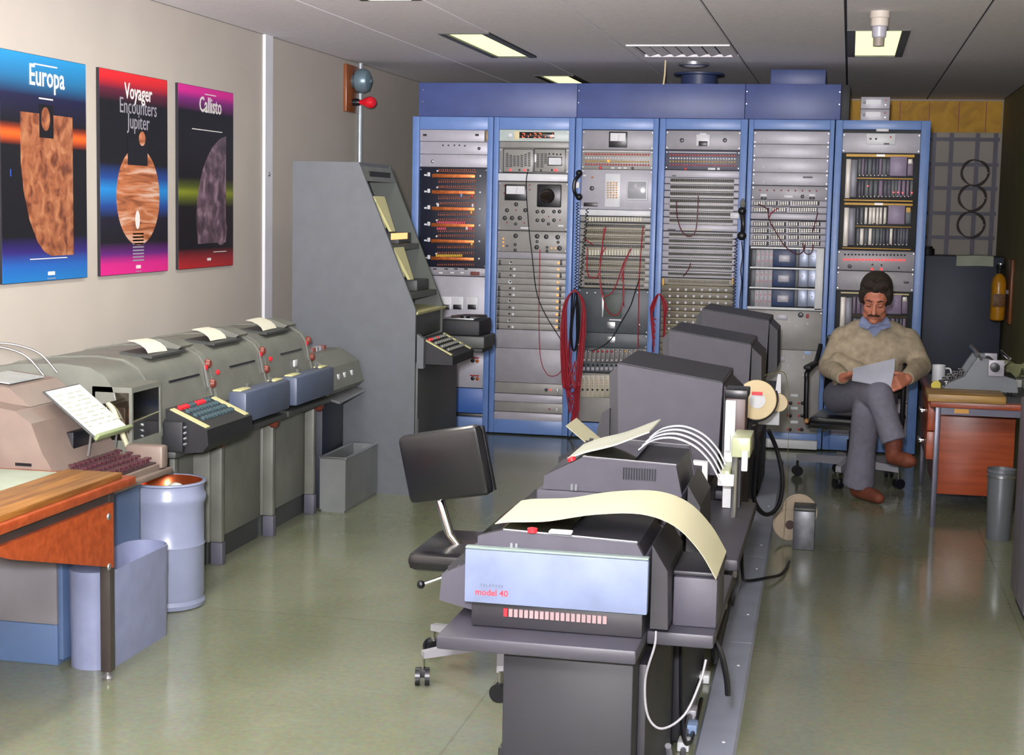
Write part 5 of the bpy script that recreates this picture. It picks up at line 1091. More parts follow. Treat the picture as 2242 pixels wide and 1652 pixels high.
# sheets on the second printer
for k in range(4):
    yy = 4.44+k*.085
    web([(-.57, .885), (-.53, .915), (-.47, .925), (-.41, .905), (-.365, .865), (-.335, .815)], yy, yy+.018, ['narrow white strip arching behind the vented printer, at its vent side', 'narrow white strip arching behind the vented printer, second from the vent', 'narrow white strip arching behind the vented printer, third from the vent', 'narrow white strip arching behind the vented printer, farthest from the vent'][k], mat('sheet_white', 'e2e6ee', .35), .003)
web([(-.77, .855), (-.72, .876), (-.64, .90), (-.57, .93), (-.535, .945)], 4.4, 4.68, 'stiff pale sheet rising from the vented printer', mat('sheet_pale', 'b4b8a8', .5), .004)
tag(MB().sheet([[(-.86+.09*i, 4.86+.1*j, .79+.05*(1-i)*(1-i)*.9+.05*(2-i)*.5) for j in range(3)] for i in range(3)], .0012).build('curled_sheet', m_papery), 'curled cream sheet behind the vented printer', 'paper')
# displays
def display(Y, label, w=.52):
    t = thing('display_terminal', label, 'terminal', (-.6, Y+w/2, .585), group='charcoal display terminals')
    x0, x1 = -.775, -.405
    MB().prism([(x0+.012, .66), (x0, 1.038), (x1, .985), (x1-.01, .66)], 'y', Y, Y+w).build('casing', m_char, t, smooth=0)
    MB().prism([(x0+.004, 1.0385), (x0+.004, 1.042), (x1-.004, .9895), (x1-.004, .986)], 'y', Y+.006, Y+w-.006).build('shaded_top', m_chard, t, smooth=0)  # thin dark skin, shade of the casing top put into colour
    MB().prism([(x0-.02, .66), (x0-.03, 1.0), (x0-.001, 1.03), (x0+.011, .66)], 'y', Y+.012, Y+w-.012).build('screen_bezel', m_chard, t, smooth=0)
    MB().hexa([(x0-.021, Y+.07, .72), (x0-.021, Y+w-.07, .72), (x0-.03, Y+w-.07, .97), (x0-.03, Y+.07, .97)], [(x0-.026, Y+.09, .74), (x0-.026, Y+w-.09, .74), (x0-.034, Y+w-.09, .95), (x0-.034, Y+.09, .95)]).build('screen', mat('screen_green', '1e2a24', .1), t)
    MB().prism([(x1+.0005, .68), (x1+.0005, .97), (x1+.045, .93), (x1+.05, .72)], 'y', Y+.06, Y+w-.06).build('rear_housing', m_chard, t, smooth=0)
    MB().box(x0+.06, x1-.05, Y+.06, Y+w-.06, .5845, .6595, .004).build('base', m_chard, t)
    MB().prism([(x0-.19, .585), (x0-.2, .625), (x0-.06, .68), (x0-.03, .66), (x0-.03, .585)], 'y', Y+.0, Y+w).build('keyboard', m_chard, t, smooth=0)
    kb = MB()
    for r_ in range(4):
        for c in range(12): kb.box(x0-.185+r_*.03, x0-.162+r_*.03, Y+.05+c*.034, Y+.077+c*.034, .633+r_*.0118, .648+r_*.0118)
    stuff(kb.build('keys', m_blackm, t, smooth=0))
    MB().prism([(x0-.06, .682), (x0-.066, .80), (x0-.05, .86), (x0-.022, .88), (x0-.021, .67)], 'y', Y-.012, Y+.011).build('side_wing', m_chard, t, smooth=0)
    return t
display(5.40, 'charcoal display terminal next to the vented printer, showing its largest side')
display(7.00, 'charcoal display terminal in the middle of the three')
display(8.60, 'charcoal display terminal closest to the racks')
stand(5.43, 6.1, 'charcoal pedestal stand under the first terminal', -1.0, -.36); stand(6.2, 6.88, 'charcoal pedestal stand bearing the tape reader', -1.0, -.36); stand(6.96, 7.7, 'charcoal pedestal stand under the middle terminal', -1.0, -.36); stand(8.56, 9.3, 'charcoal pedestal stand under the terminal by the racks', -1.0, -.36)
# tape equipment at the back of the row
t = thing('tape_reader', 'tall white and brown tape reader with green tray behind the vented printer', 'tape reader', (-.33, 5.15, .584))
m_brown = mat('reader_brown', '4c3a38', .45, 0, .06)
MB().box(-.378, -.344, 5.2, 5.215, .5845, .95, .003).build('white_column', m_white, t); MB().box(-.378, -.312, 5.2155, 5.34, .78, .955, .004).build('brown_body', m_brown, t); MB().box(-.384, -.306, 5.21, 5.345, .9555, .985, .004).build('black_cap', m_black, t)
MB().box(-.37, -.32, 5.2155, 5.32, .5845, .7795).build('pedestal', m_chard, t, smooth=0)
MB().box(-.34, -.28, 5.0, 5.195, .79, .855, .004).build('green_tray', mat('tray_green', 'a9b08c', .3, 0, .05), t); MB().box(-.372, -.342, 5.0, 5.19, .70, .745, .004).build('lower_tray', MATS['tray_green'], t)
for x0_, x1_, y_, z0_, z1_ in ((-.362, -.343, 4.98, .813, .862), (-.305, -.285, 4.975, .75, .815), (-.378, -.326, 4.965, .70, .738)): MB().box(x0_, x1_, y_, y_+.0195, z0_, z1_, .003).build('white_corner', m_white, t)
MB().tube([(-.33, 5.05, .5845), (-.33, 5.05, .79)], .01, 8).build('tray_post', m_steel, t)
t = thing('chute_bracket', 'white angled sheet-metal bracket behind the vented printer', 'bracket', (-.42, 4.86, .584))
MB().prism([(-.418, .5845), (-.402, .5845), (-.402, .795), (-.447, .797), (-.447, .785), (-.418, .783)], 'y', 4.84, 4.87).build('plate', m_white, t, smooth=0)
def reel(loc, ax, r, label, m1, hub, rim=None, w=.025):
    t = thing('tape_reel', label, 'tape reel', (loc[0], loc[1], loc[2]-r))
    MB().lathe([(hub,0),(r*.97,0),(r,.002),(r,w-.002),(r*.97,w),(hub,w)], loc, ax, 40).build('tape_roll', m1, t)
    MB().lathe([(.01,-.004),(hub,-.004),(hub,w+.004),(.01,w+.004)], loc, ax, 24).build('hub', m_white, t); return t
m_tapey = mat('tape_roll_buff', 'd6c49c', .55, 0, .03)
rc = pX(1652, 876, -.30); 
rl = reel((-.354, 6.6, .79), (.3, -1, 0), .084, 'buff paper tape reel on a bracket beyond the first terminal', m_tapey, .035)
MB().box(-.37, -.325, 6.565, 6.572, .812, .826).build('red_mark', m_red, rl, smooth=0)
t = thing('reel_bracket', 'black ring bracket holding the buff tape reel', 'bracket', (-.36, 6.63, .584))
MB().tube([(-.354+.092*math.cos(a_*PI/16)*.94, 6.613+.03*math.cos(a_*PI/16), .79+.092*math.sin(a_*PI/16)) for a_ in range(-14, 3)], .007, 8).build('ring', m_blackm, t)
MB().tube([(-.37, 6.63, .70), (-.385, 6.65, .586)], .01, 8).build('foot', m_blackm, t)
t = thing('tape_dispenser', 'white tape dispenser arm with small reel beyond the buff reel', 'tape dispenser', (-.27, 7.4, .585))
MB().prism([(-.31, .665), (-.275, .665), (-.28, .83), (-.295, .83)], 'y', 7.3, 7.33).build('arm', m_white, t, smooth=0); MB().lathe([(.0,0),(.042,0),(.042,.03),(0,.03)], (-.285, 7.29, .70), (0,-1,0), 24).build('small_reel', m_tapey, t)
MB().box(-.38, -.28, 7.331, 7.36, .5845, .68, .003).build('bracket', m_white, t)
tape_pts = [(-.40, .80), (-.36, .82), (-.30, .838), (-.268, .838), (-.252, .8), (-.24, .7), (-.234, .5), (-.234, .2), (-.24, .012)]
sp = smooth_path([(x, 0, z) for x, z in tape_pts], 4)
tag(MB().sheet([[(p.x, 7.28+.02*k, p.z) for k in range(3)] for p in sp], .001).build('paper_tape', mat('tape_olive', '8a8650', .55)), 'olive paper tape strip running down to the floor spools', 'paper tape')
for k, (x, y, z, c) in enumerate(((-.375, 7.9, .66, m_redcord), )):
    tag(MB().lathe([(.005,0),(.045,0),(.045,.03),(.005,.03)], (-.385, 7.67, .712), (.3,-1,0), 22).build('ink_spool', m_brown), 'dark spool standing beyond the middle terminal', 'spool')
    tag(MB().box(-.41, -.362, 7.62, 7.69, .5845, .664, .003).build('white_block', m_white), 'white plastic block under the dark spool', 'block')
# ------------------------------------------------------------------ floor cable cover and cables
def strip_x(y): return -.316-(y-4.4)*.0152
cv = thing('cable_cover', 'long grey flat cable cover strip on the floor', 'cable cover', (-.35, 6.5, 0))
m_cover = mat('cover_grey', '969cae', .6, 0, .06)
ys = [2.9, 4.2, 5.6, 7.05, 9.9]
for k in range(4):
    a_, b2 = ys[k], ys[k+1]-.004; w = .06
    MB().hexa([(strip_x(a_)-w, a_, .001), (strip_x(a_)+w, a_, .001), (strip_x(b2)+w, b2, .001), (strip_x(b2)-w, b2, .001)], [(strip_x(a_)-w+.008, a_, .014), (strip_x(a_)+w-.008, a_, .014), (strip_x(b2)+w-.008, b2, .014), (strip_x(b2)-w+.008, b2, .014)]).build('cover_length', m_cover, cv, smooth=0)
sc = MB()
for y in (3.2, 4.0, 4.5, 5.3, 6.0, 6.8, 7.3, 8.3): sc.lathe([(.006,0),(.004,.003)], (strip_x(y)+.02, y, .014), (0,0,1), 8)
stuff(sc.build('screw_heads', m_panelW, cv))
rd = random.Random(11)
def cable(pts, r, m, label): return tag(MB().tube(smooth_path(pts, 6), r, 7).build('cable', m), label, 'cable', 'cables behind the centre row')
m_cw = mat('cable_white', '747478', .45); m_cgr = mat('cable_grey', '6a6a72', .5)
cable([(-.40, 3.54, .60), (-.40, 3.52, .57), (-.415, 3.485, .50), (-.405, 3.47, .42), (-.37, 3.46, .395), (-.32, 3.47, .43), (-.29, 3.5, .5), (-.28, 3.52, .548)], .003, m_cw, 'white cable hanging in a loop under the red-lettered printer')
cable([(-.41, 4.25, .5), (-.405, 4.24, .3), (-.40, 4.3, .1), (-.395, 4.5, .012), (-.4, 4.9, .012)], .007, m_black, 'black cable dropping between the two printer stands')
cable([(-.40, 4.05, .52), (-.33, 4.0, .5), (-.28, 3.95, .45), (-.26, 3.95, .38), (-.255, 3.96, .33)], .008, m_black, 'black cable end hanging from behind the red-lettered printer')
cable([(-.40, 3.9, .2), (-.395, 4.0, .1), (-.392, 4.2, .012), (-.418, 4.6, .012), (-.42, 5.2, .012), (-.42, 5.35, .012)], .009, m_cgr, 'grey cable lying along the foot of the stands')
cable([(-.41, 4.75, .54), (-.39, 4.8, .45), (-.36, 4.9, .42), (-.36, 5.05, .48), (-.385, 5.0, .54), (-.4, 4.9, .5), (-.39, 4.85, .4), (-.4, 4.9, .2)], .008, m_black, 'black cable coiled behind the vented printer')
cable([(-.35, 6.45, .7), (-.335, 6.48, .62), (-.34, 6.5, .5), (-.345, 6.6, .36), (-.30, 6.7, .28), (-.25, 6.8, .3), (-.24, 6.9, .40), (-.27, 6.95, .52), (-.31, 6.9, .62)], .01, m_black, 'thick black cable looping out below the buff reel')
cable([(-.36, 5.8, .5), (-.37, 5.9, .3), (-.36, 6.0, .15), (-.385, 6.1, .03), (-.40, 6.3, .012)], .006, m_cw, 'white cable running down by the tape reader')
cable([(-.39, 6.3, .4), (-.375, 6.35, .2), (-.37, 6.4, .08), (-.36, 6.5, .03), (-.28, 6.6, .025), (-.22, 6.75, .012), (-.2, 7.0, .012)], .007, m_black, 'black cable crossing the floor cover to the spools')
cable([(-.41, 5.0, .4), (-.39, 5.1, .2), (-.385, 5.2, .05), (-.41, 5.6, .012), (-.415, 6.4, .012)], .008, m_black, 'black cable on the floor beside the vented printer stand')
for k, (x, y, w, m, l) in enumerate(((-.41, 4.42, .035, m_white, 'white plug lying at the foot of the printer stand'), (-.415, 4.72, .03, m_panelL, 'grey plug lying between the cables'), (-.41, 5.1, .035, m_white, 'white junction block beside the cable cover'), (-.425, 6.05, .035, m_white, 'small white plug near the tape reader stand'), (-.43, 6.65, .04, m_panelW, 'white socket block on the floor by the reel stand'), (-.435, 8.1, .05, m_panelW, 'white strip lying on the floor past the middle terminal'), (-.40, 4.58, .03, MATS['label_blue'], 'pale blue plug among the floor cables'))):
    tag(MB().box(x-w/2, x+w/2, y, y+.06, .001, .03, .004).build('plug', m), l, 'plug', 'plugs on the floor')
# spools and box on the floor
t = thing('floor_box', 'small grey metal box on the floor with spools behind', 'box', (-.145, 7.38, 0))
MB().box(-.196, -.096, 7.32, 7.47, .0, .185, .004).build('case', mat('floor_box_grey', '66686e', .35, .3, .15, 30), t); MB().box(-.198, -.094, 7.318, 7.47, .1855, .2, .003).build('lid', m_ttyd, t)
m_spool = mat('spool_buff', 'b6a690', .35, .2, .08)
for loc, r, l in (((-.18, 7.53, .145), .085, 'large buff spool leaning behind the grey floor box'), ((-.225, 7.49, .09), .075, 'smaller buff spool beside the grey floor box')):
    t = thing('tape_spool', l, 'spool', (loc[0], loc[1], 0), group='spools on the floor')
    MB().lathe([(.02,0),(r,0),(r,.004),(r*.7,.006),(r*.7,.03),(r,.032),(r,.036),(.02,.036)], (loc[0], loc[1], max(loc[2], r+.001)), (.25,-1,0), 36).build('flanges', m_spool, t); MB().lathe([(.001,-.003),(.022,-.003),(.022,.04),(.001,.04)], (loc[0], loc[1], max(loc[2], r+.001)), (.25,-1,0), 20).build('hub', m_brown, t)
# ------------------------------------------------------------------ black swivel chair
def caster(t, p, top, rz=0):
    MB().tube([(p[0], p[1], .055), (p[0], p[1], top)], .008, 8).build('caster_stem', m_chrome, t)
    d = Vector((math.cos(rz), math.sin(rz), 0)); c = Vector((p[0], p[1], .03))
    for s in (-1, 1): MB().lathe([(.008,-.008),(.03,-.008),(.03,.008),(.008,.008)], c+d*.016*s, d, 18).build('caster_wheel', m_black, t)
    MB().box(p[0]-.016, p[0]+.016, p[1]-.02, p[1]+.02, .03, .058, .005).build('caster_hood', m_blackm, t)
CC = (-1.08, 5.0)
t = thing('swivel_chair', 'black vinyl swivel typist chair beside the red-lettered printer', 'chair', (*CC, 0))
m_vinyl = mat('black_vinyl', '15161a', .28, 0, .04, 8, coat=.2)
B = [pY(x, y, 5.05 if x < 950 else 4.96) for x, y in ((883, 950), (1052, 930), (1079, 1078), (897, 1106))]
ctr = sum(B, Vector())/4; u = ((B[1]-B[0])+(B[2]-B[3])).normalized(); w = ((B[0]-B[3])+(B[1]-B[2])).normalized(); nrm = u.cross(w).normalized(); w = nrm.cross(u)
wid = .5*((B[1]-B[0]).length+(B[2]-B[3]).length); hei = .5*((B[0]-B[3]).length+(B[1]-B[2]).length)
M = Matrix((u, -nrm if nrm.y > 0 else nrm, w)).transposed().to_4x4(); M.translation = ctr
MB().box(-wid/2, wid/2, -.03, .03, -hei/2, hei/2, .022).xf(M).build('backrest', m_vinyl, t)
for s in (-1, 1): MB().tube([M @ Vector((s*(wid/2-.014), -.02, -hei/2+.01)), M @ Vector((s*(wid/2-.014), -.02, hei/2-.01))], .016, 8).build('piping', m_vinyl, t)
p0 = pY(957, 1100, 5.02); p1 = pY(985, 1172, 4.98)
MB().tube([p0+Vector((0,.01,.03)), p1, p1+Vector((.08, 0, -.09))], .016, 12).build('back_stem', m_chrome, t)
MB().box(-1.37, -.97, 4.8, 5.22, .385, .45, .03).build('seat', m_vinyl, t); MB().box(-1.2, -.98, 4.9, 5.1, .36, .3845).build('seat_plate', m_blackm, t, smooth=0)
MB().lathe([(.03,.10),(.03,.22),(.02,.225),(.02,.36)], (*CC, 0), (0,0,1), 16).build('column', m_black, t)
MB().tube([(-1.24, 4.85, .37), (-1.31, 4.82, .345)], .006, 8).build('lever', m_chrome, t); MB().ball((-1.32, 4.815, .343), .014, 10).build('lever_knob', m_black, t)
for x, y in ((-1.315, 4.83), (-1.37, 5.17), (-1.03, 4.74), (-.86, 5.1), (-1.1, 5.29)):
    a_ = Vector((CC[0], CC[1], .125)); b2 = Vector((x, y, .105)); d = (b2-a_).normalized(); sd = Vector((-d.y, d.x, 0))*.014
    MB().hexa([a_+sd*1.4+Vector((0,0,-.02)), a_-sd*1.4+Vector((0,0,-.02)), b2-sd+Vector((0,0,-.012)), b2+sd+Vector((0,0,-.012))], [a_+sd*1.4+Vector((0,0,.025)), a_-sd*1.4+Vector((0,0,.025)), b2-sd+Vector((0,0,.01)), b2+sd+Vector((0,0,.01))]).build('base_arm', m_base, t, smooth=0)
    caster(t, (x, y), .1, math.atan2(d.x, -d.y)+1.2)
# ------------------------------------------------------------------ desk on the right
t = thing('typing_desk', 'orange veneer desk with thin steel legs beside the seated man', 'desk', (.8, 8.75, 0))
DZ = .65
MB().box(.44, 1.2, 8.05, 9.42, DZ-.032, DZ, .004).build('desktop', m_orange, t)
MB().box(.47, 1.19, 8.08, 9.4, DZ+.0003, DZ+.002).build('lino_top', mat('lino_grey', '52545a', .5, 0, .05), t, smooth=0)
m_dleg = mat('desk_leg', '5c5c6a', .35, .5, .05)
for x, y in ((.468, 8.075), (.468, 9.36), (1.15, 8.075), (1.15, 9.36)): MB().box(x, x+.026, y, y+.026, 0, DZ-.0325, .002).build('leg', m_dleg, t)
MB().box(.495, 1.149, 8.078, 8.1, DZ-.07, DZ-.0325).build('front_rail', m_dleg, t, smooth=0); MB().box(.47, .49, 8.102, 9.359, DZ-.07, DZ-.0325).build('side_rail', m_dleg, t, smooth=0)
MB().box(.56, .63, 8.074, 8.0775, DZ-.06, DZ-.038).build('brass_plate', mat('brass', 'b0803c', .35, .6), t, smooth=0)
ped = MB().box(.51, .905, 8.5, 9.3, .10, DZ-.033, .003).build('pedestal', m_orange, t)
for z0, z1 in ((.28, .43), (.435, .605)):
    d = MB().box(.455, .5095, 8.52, 9.28, z0, z1, .003).build('drawer', m_orange, t)
    for yy in (8.75,): MB().box(.42, .4545, yy-.06, yy+.06, (z0+z1)/2-.012, (z0+z1)/2+.012, .006).build('handle', m_chrome, d)
tag(MB().box(.425, .80, 8.0, 8.3, DZ+.0025, DZ+.04, .003).build('wooden_board', wood('oak_board', 'b08a48', '7a5c2a', 3, .45, 0)), 'thick oak board on the desk corner before the typewriter', 'board')
# typewriter
t = thing('typewriter', 'grey desk typewriter with dark keys and chrome carriage', 'typewriter', (.7, 8.5, DZ))
m_typ = mat('typewriter_grey', '6e747a', .4, 0, .06)
q = [(pY(x, y, 8.38).x, pY(x, y, 8.38).z) for x, y in ((2062, 853), (2078, 838), (2112, 824), (2128, 800), (2142, 782), (2168, 786), (2174, 815), (2226, 832), (2229, 860))]
MB().prism(q, 'y', 8.38, 8.42).build('side_plate', m_typ, t, smooth=0); MB().prism(q, 'y', 8.7, 8.74).build('side_plate', m_typ, t, smooth=0)
zb = q[0][1]
MB().box(q[0][0], q[-1][0], 8.42, 8.70, DZ+.003, zb+.02, .003).build('chassis', m_ttyd, t); MB().box(q[3][0], q[7][0], 8.42, 8.70, zb+.021, q[7][1]+.01, .003).build('type_basket', m_blackm, t)
for yy in (8.4, 8.72):
    for x in (q[0][0]+.04, q[-1][0]-.04): MB().cyl((x, yy, DZ+.0025), (x, yy, zb), .012, .012, 10).build('rubber_foot', m_black, t)
k1, k2 = MB(), MB()
for r_ in range(4):
    for c in range(9): (k2 if (r_+c) % 4 == 0 else k1).lathe([(.004,-.03),(.004,.0),(.011,.002),(.011,.006),(.004,.007)], (q[0][0]+.025+r_*.026, 8.44+c*.029+(r_ % 2)*.01, zb+.035+r_*.018), (0,0,1), 9)
stuff(k1.build('keys', m_black, t)); stuff(k2.build('white_keys', m_panelW, t))
cxr, czr = pY(2188, 805, 8.3).x, pY(2188, 805, 8.3).z
MB().tube([(cxr-.02, 8.34, czr), (cxr-.02, 8.78, czr)], .022, 16).build('platen', m_black, t)
MB().box(cxr-.05, cxr+.03, 8.35, 8.365, czr-.05, czr+.035, .004).build('carriage_end', m_panelL, t); MB().box(cxr-.05, cxr+.03, 8.76, 8.775, czr-.05, czr+.035, .004).build('carriage_end', m_panelL, t)
MB().lathe([(.024,0),(.024,.03),(.008,.032)], (cxr-.02, 8.34, czr), (0,-1,0), 18).build('platen_knob', m_black, t)
for dx, dz, r_ in ((-.11, .065, .012), (-.09, .04, .008), (.05, .045, .01)): MB().tube([(cxr+dx, 8.33, czr+dz), (cxr+dx, 8.78, czr+dz)], r_, 10).build('paper_bail', m_chrome, t)
MB().tube([(cxr+.03, 8.355, czr), (cxr+.06, 8.33, czr+.05)], .006, 8).build('carriage_lever', m_chrome, t)
# mug, dispenser, papers
t = thing('mug', 'white china mug on the desk beside the typewriter', 'mug', (.525, 8.95, DZ))
MB().lathe([(.03,.0025),(.036,.006),(.037,.1),(.034,.1),(.033,.012),(.001,.012)], (.525, 8.95, DZ), (0,0,1), 28).build('body', m_white, t)
MB().tube(smooth_path([(.561, 8.95, DZ+.082), (.585, 8.945, DZ+.08), (.592, 8.945, DZ+.055), (.582, 8.945, DZ+.03), (.561, 8.95, DZ+.025)]), .005, 8).build('handle', m_white, t)
t = thing('tape_dispenser', 'small clear tape dispenser with yellow roll on the desk', 'tape dispenser', (.5, 8.6, DZ))
MB().lathe([(.012,0),(.026,0),(.026,.018),(.012,.018)], (.49, 8.52, DZ+.03), (0,-1,0), 20).build('yellow_roll', mat('tape_yellow', 'cfc030', .35), t); MB().box(.455, .565, 8.495, 8.53, DZ+.0025, DZ+.012, .003).build('base', m_panelL, t)
for k, (x, y, l) in enumerate(((.98, 8.95, 'crumpled greenish papers behind the typewriter'), (1.06, 8.75, 'loose papers at the wall end of the desk'))):
    rr = random.Random(k+5); rows = [[(x-.12+.05*i, y-.12+.06*j, DZ+.05+.07*k*0+rr.uniform(0, .09)) for j in range(5)] for i in range(5)]
    tag(MB().sheet(rows, .002).build('crumpled_paper', mat('paper_olive', 'a3a57e', .6)), l, 'paper', 'papers on the desk')
    tag(MB().box(x-.1, x+.1, y-.1, y+.1, DZ+.0025, DZ+.045, .004).build('paper_stack', m_paper), ['stack of papers under the crumpled greenish sheets', 'stack of papers under the loose wall-side sheets'][k], 'paper stack')
t = thing('waste_bin', 'slim grey round waste bin before the orange desk', 'bin', (.785, 7.87, 0))
MB().lathe([(.056,0),(.058,.004),(.066,.33),(.07,.335),(.07,.352),(.063,.352),(.054,.01),(.001,.01)], (.785, 7.87, 0), (0,0,1), 32).build('shell', mat('bin_metal', '70747a', .35, .4, .05), t)
MB().lathe([(.0675,.31),(.0695,.312),(.0695,.322),(.0675,.324)], (.785, 7.87, 0), (0,0,1), 32).build('band', m_steel, t)
t = thing('steel_locker', 'purple-grey steel locker against the olive wall beyond the desk and bin', 'locker', (.95, 6.38, 0))
MB().box(.72, 1.2, 6.15, 6.62, .05, .85, .006).build('body', mat('locker_grey', '625f6a', .4, .1, .06), t); MB().box(.74, 1.19, 6.17, 6.6, 0, .05).build('plinth', m_blackm, t, smooth=0)
MB().box(.7185, .7198, 6.38, 6.384, .08, .82).build('door_gap', m_black, t, smooth=0)

# ------------------------------------------------------------------ seated man
J = pY
def hand(mb, wrist, tip, nrm, thumb, curl=.5, s=1.0):
    u = (Vector(tip)-Vector(wrist)).normalized(); n = Vector(nrm); n = (n-u*n.dot(u)).normalized(); sd = n.cross(u); w = Vector(wrist)
    for f in (-.022, -.008, .008, .022): mb.limb([w+u*.012*s+sd*f*.8*s, w+u*.085*s+sd*f*1.25*s], [.017*s, .015*s], 10)
    for i, f in enumerate((-.031, -.0105, .0105, .031)):
        L = (.036, .042, .04, .031)[i]*s; p = w+u*.088*s+sd*f*s; pts = [p]; a = curl*.5
        for k, q in enumerate((1, .72, .58)):
            d = u*math.cos(a)+n*math.sin(a); p = p+d*L*q; pts.append(p); a += curl
        mb.limb(pts, [.0098*s, .0092*s, .0085*s, .007*s], 10)
    p = w+u*.03*s+sd*thumb*.03*s; d1 = (u*.55+sd*thumb*.6+n*.5).normalized(); d2 = (u*.85+sd*thumb*.1+n*.5).normalized()
    mb.limb([p, p+d1*.04*s, p+d1*.04*s+d2*.03*s, p+d1*.04*s+d2*.053*s], [.016*s, .0115*s, .0105*s, .008*s], 10)
HC = J(1917, 653, 8.86)
HM = Matrix.Translation(HC) @ Matrix.Rotation(math.radians(-3), 4, 'Z') @ Matrix.Rotation(math.radians(2), 4, 'Y') @ Matrix.Rotation(math.radians(21), 4, 'X')
SH1, SH2 = J(1845, 740, 9.02), J(1987, 744, 9.02); EL1, EL2 = J(1815, 803, 8.95), J(2015, 801, 8.95); WR1, WR2 = J(1846, 826, 8.68), J(1986, 828, 8.66)
NECK = J(1914, 706, 8.99)
HIPC = J(1885, 868, 9.12); H1 = J(1838, 868, 9.1); H2 = J(1930, 872, 9.12)
K1 = J(1925, 866, 8.56); A1 = J(1957, 966, 8.5); K2 = J(1897, 896, 8.66); A2 = J(1880, 1052, 8.78)
HAND1 = J(1884, 812, 8.58); HAND2 = J(1958, 840, 8.57)
body = MB()
hd = MB()
hd.ball((0,.01,.03), (.075,.096,.09), 20).ball((0,-.028,-.042), (.057,.066,.084), 18).ball((0,-.066,-.106), (.027,.022,.02), 12)
for s in (-1, 1):
    hd.ball((s*.036,-.06,-.032), (.026,.026,.03), 12).limb([(s*.047,-.078,.02), (s*.014,-.092,.016)], [.01, .012], 10).ball((s*.031,-.08,-.004), (.0165,.013,.011), 12)
    hd.ball((s*.012,-.104,-.043), (.009,.01,.008), 10).ball((s*.077,.008,-.012), (.009,.02,.032), 12).ball((s*.045,-.02,-.085), (.02,.04,.025), 12)
hd.limb([(0,-.09,.008), (0,-.105,-.018), (0,-.116,-.038)], [.009, .011, .0135], 12).limb([(-.02,-.093,-.068), (0,-.099,-.067), (.02,-.093,-.068)], [.006, .0075, .006], 10).limb([(-.015,-.09,-.079), (0,-.096,-.08), (.015,-.09,-.079)], [.0065, .008, .0065], 10)
hd.xf(HM); body.add(hd.v, hd.f)
body.limb([HM @ Vector((0,.02,-.05)), NECK, NECK+Vector((0,.03,-.06))], [.057, .058, .07], 16)
body.limb([SH1, (SH1+SH2)/2+Vector((0,.0,.01)), SH2], [.045, .06, .045], 16)
body.ball(J(1910, 775, 9.02), (.145, .1, .16), 18).ball(J(1900, 840, 9.08), (.14, .1, .12), 18).ball(HIPC, (.15, .12, .075), 18)
body.limb([SH1, EL1, WR1], [.055, .043, .03], 14).limb([SH2, EL2, WR2], [.055, .043, .03], 14)
hand(body, WR1, HAND1, (.15, -.2, -1), -1, .35, 1.0); hand(body, WR2, HAND2, (-.55, .75, -.35), 1, .62, 1.0)
body.limb([H1, K1, A1], [.075, .058, .04], 16).limb([H2, K2, A2], [.075, .058, .04], 16)
F1, F2 = J(1988, 1008, 8.42), Vector((A2.x+.09, A2.y-.12, .045))
body.limb([A1, A1+Vector((.0, .0, -.085)), F1], [.036, .028, .02], 12).limb([A2, A2+Vector((0, 0, -.05)), F2], [.036, .03, .02], 12)
person = body.build('person', m_skin, None); remesh(person, .0045, 3, .4)
tag(person, 'seated man with moustache in beige jumper reading a sheet, legs crossed', 'person')
def wear(mb, name, m, vox=.007, sm=5):
    o = mb.build(name, m, person); remesh(o, vox, sm); return o
# jumper
sw = MB()
sw.limb([SH1+Vector((.01,0,0)), J(1880, 727, 9.02), J(1950, 730, 9.02), SH2-Vector((.01,0,0))], [.062, .074, .074, .062], 18).limb([NECK+Vector((0,.01,-.02)), J(1914, 728, 9.02)], [.07, .09], 16)
sw.ball(J(1912, 755, 9.0), (.185, .125, .125), 20).ball(J(1905, 800, 9.0), (.185, .135, .13), 20).ball(J(1895, 835, 9.02), (.19, .15, .1), 20)
sw.limb([SH1, EL1, WR1+(EL1-WR1)*.08], [.07, .062, .042], 16).limb([SH2, EL2, WR2+(EL2-WR2)*.08], [.07, .062, .042], 16).limb([SH1.lerp(EL1, .3)+Vector((.03,-.02,0)), J(1880, 770, 8.97)], [.07, .1], 16).limb([SH2.lerp(EL2, .3)+Vector((-.03,-.02,0)), J(1945, 772, 8.97)], [.07, .1], 16)
for a, b, r in ((J(1835, 790, 8.9), J(1880, 812, 8.86), .05), (J(1860, 830, 8.88), J(1950, 826, 8.9), .03)): sw.limb([a, b], [r, r], 12)
m_jum = mat('beige_wool', 'b0a28b', .85, 0, .1, 30, bump=.5, bscale=350)
wear(sw, 'jumper', m_jum, .007, 12)
for w_, e_ in ((WR1, EL1), (WR2, EL2)): MB().cyl(w_+(e_-w_)*.01, w_+(e_-w_)*.16, .037, .046, 16).build('jumper_cuff', m_jum, person)
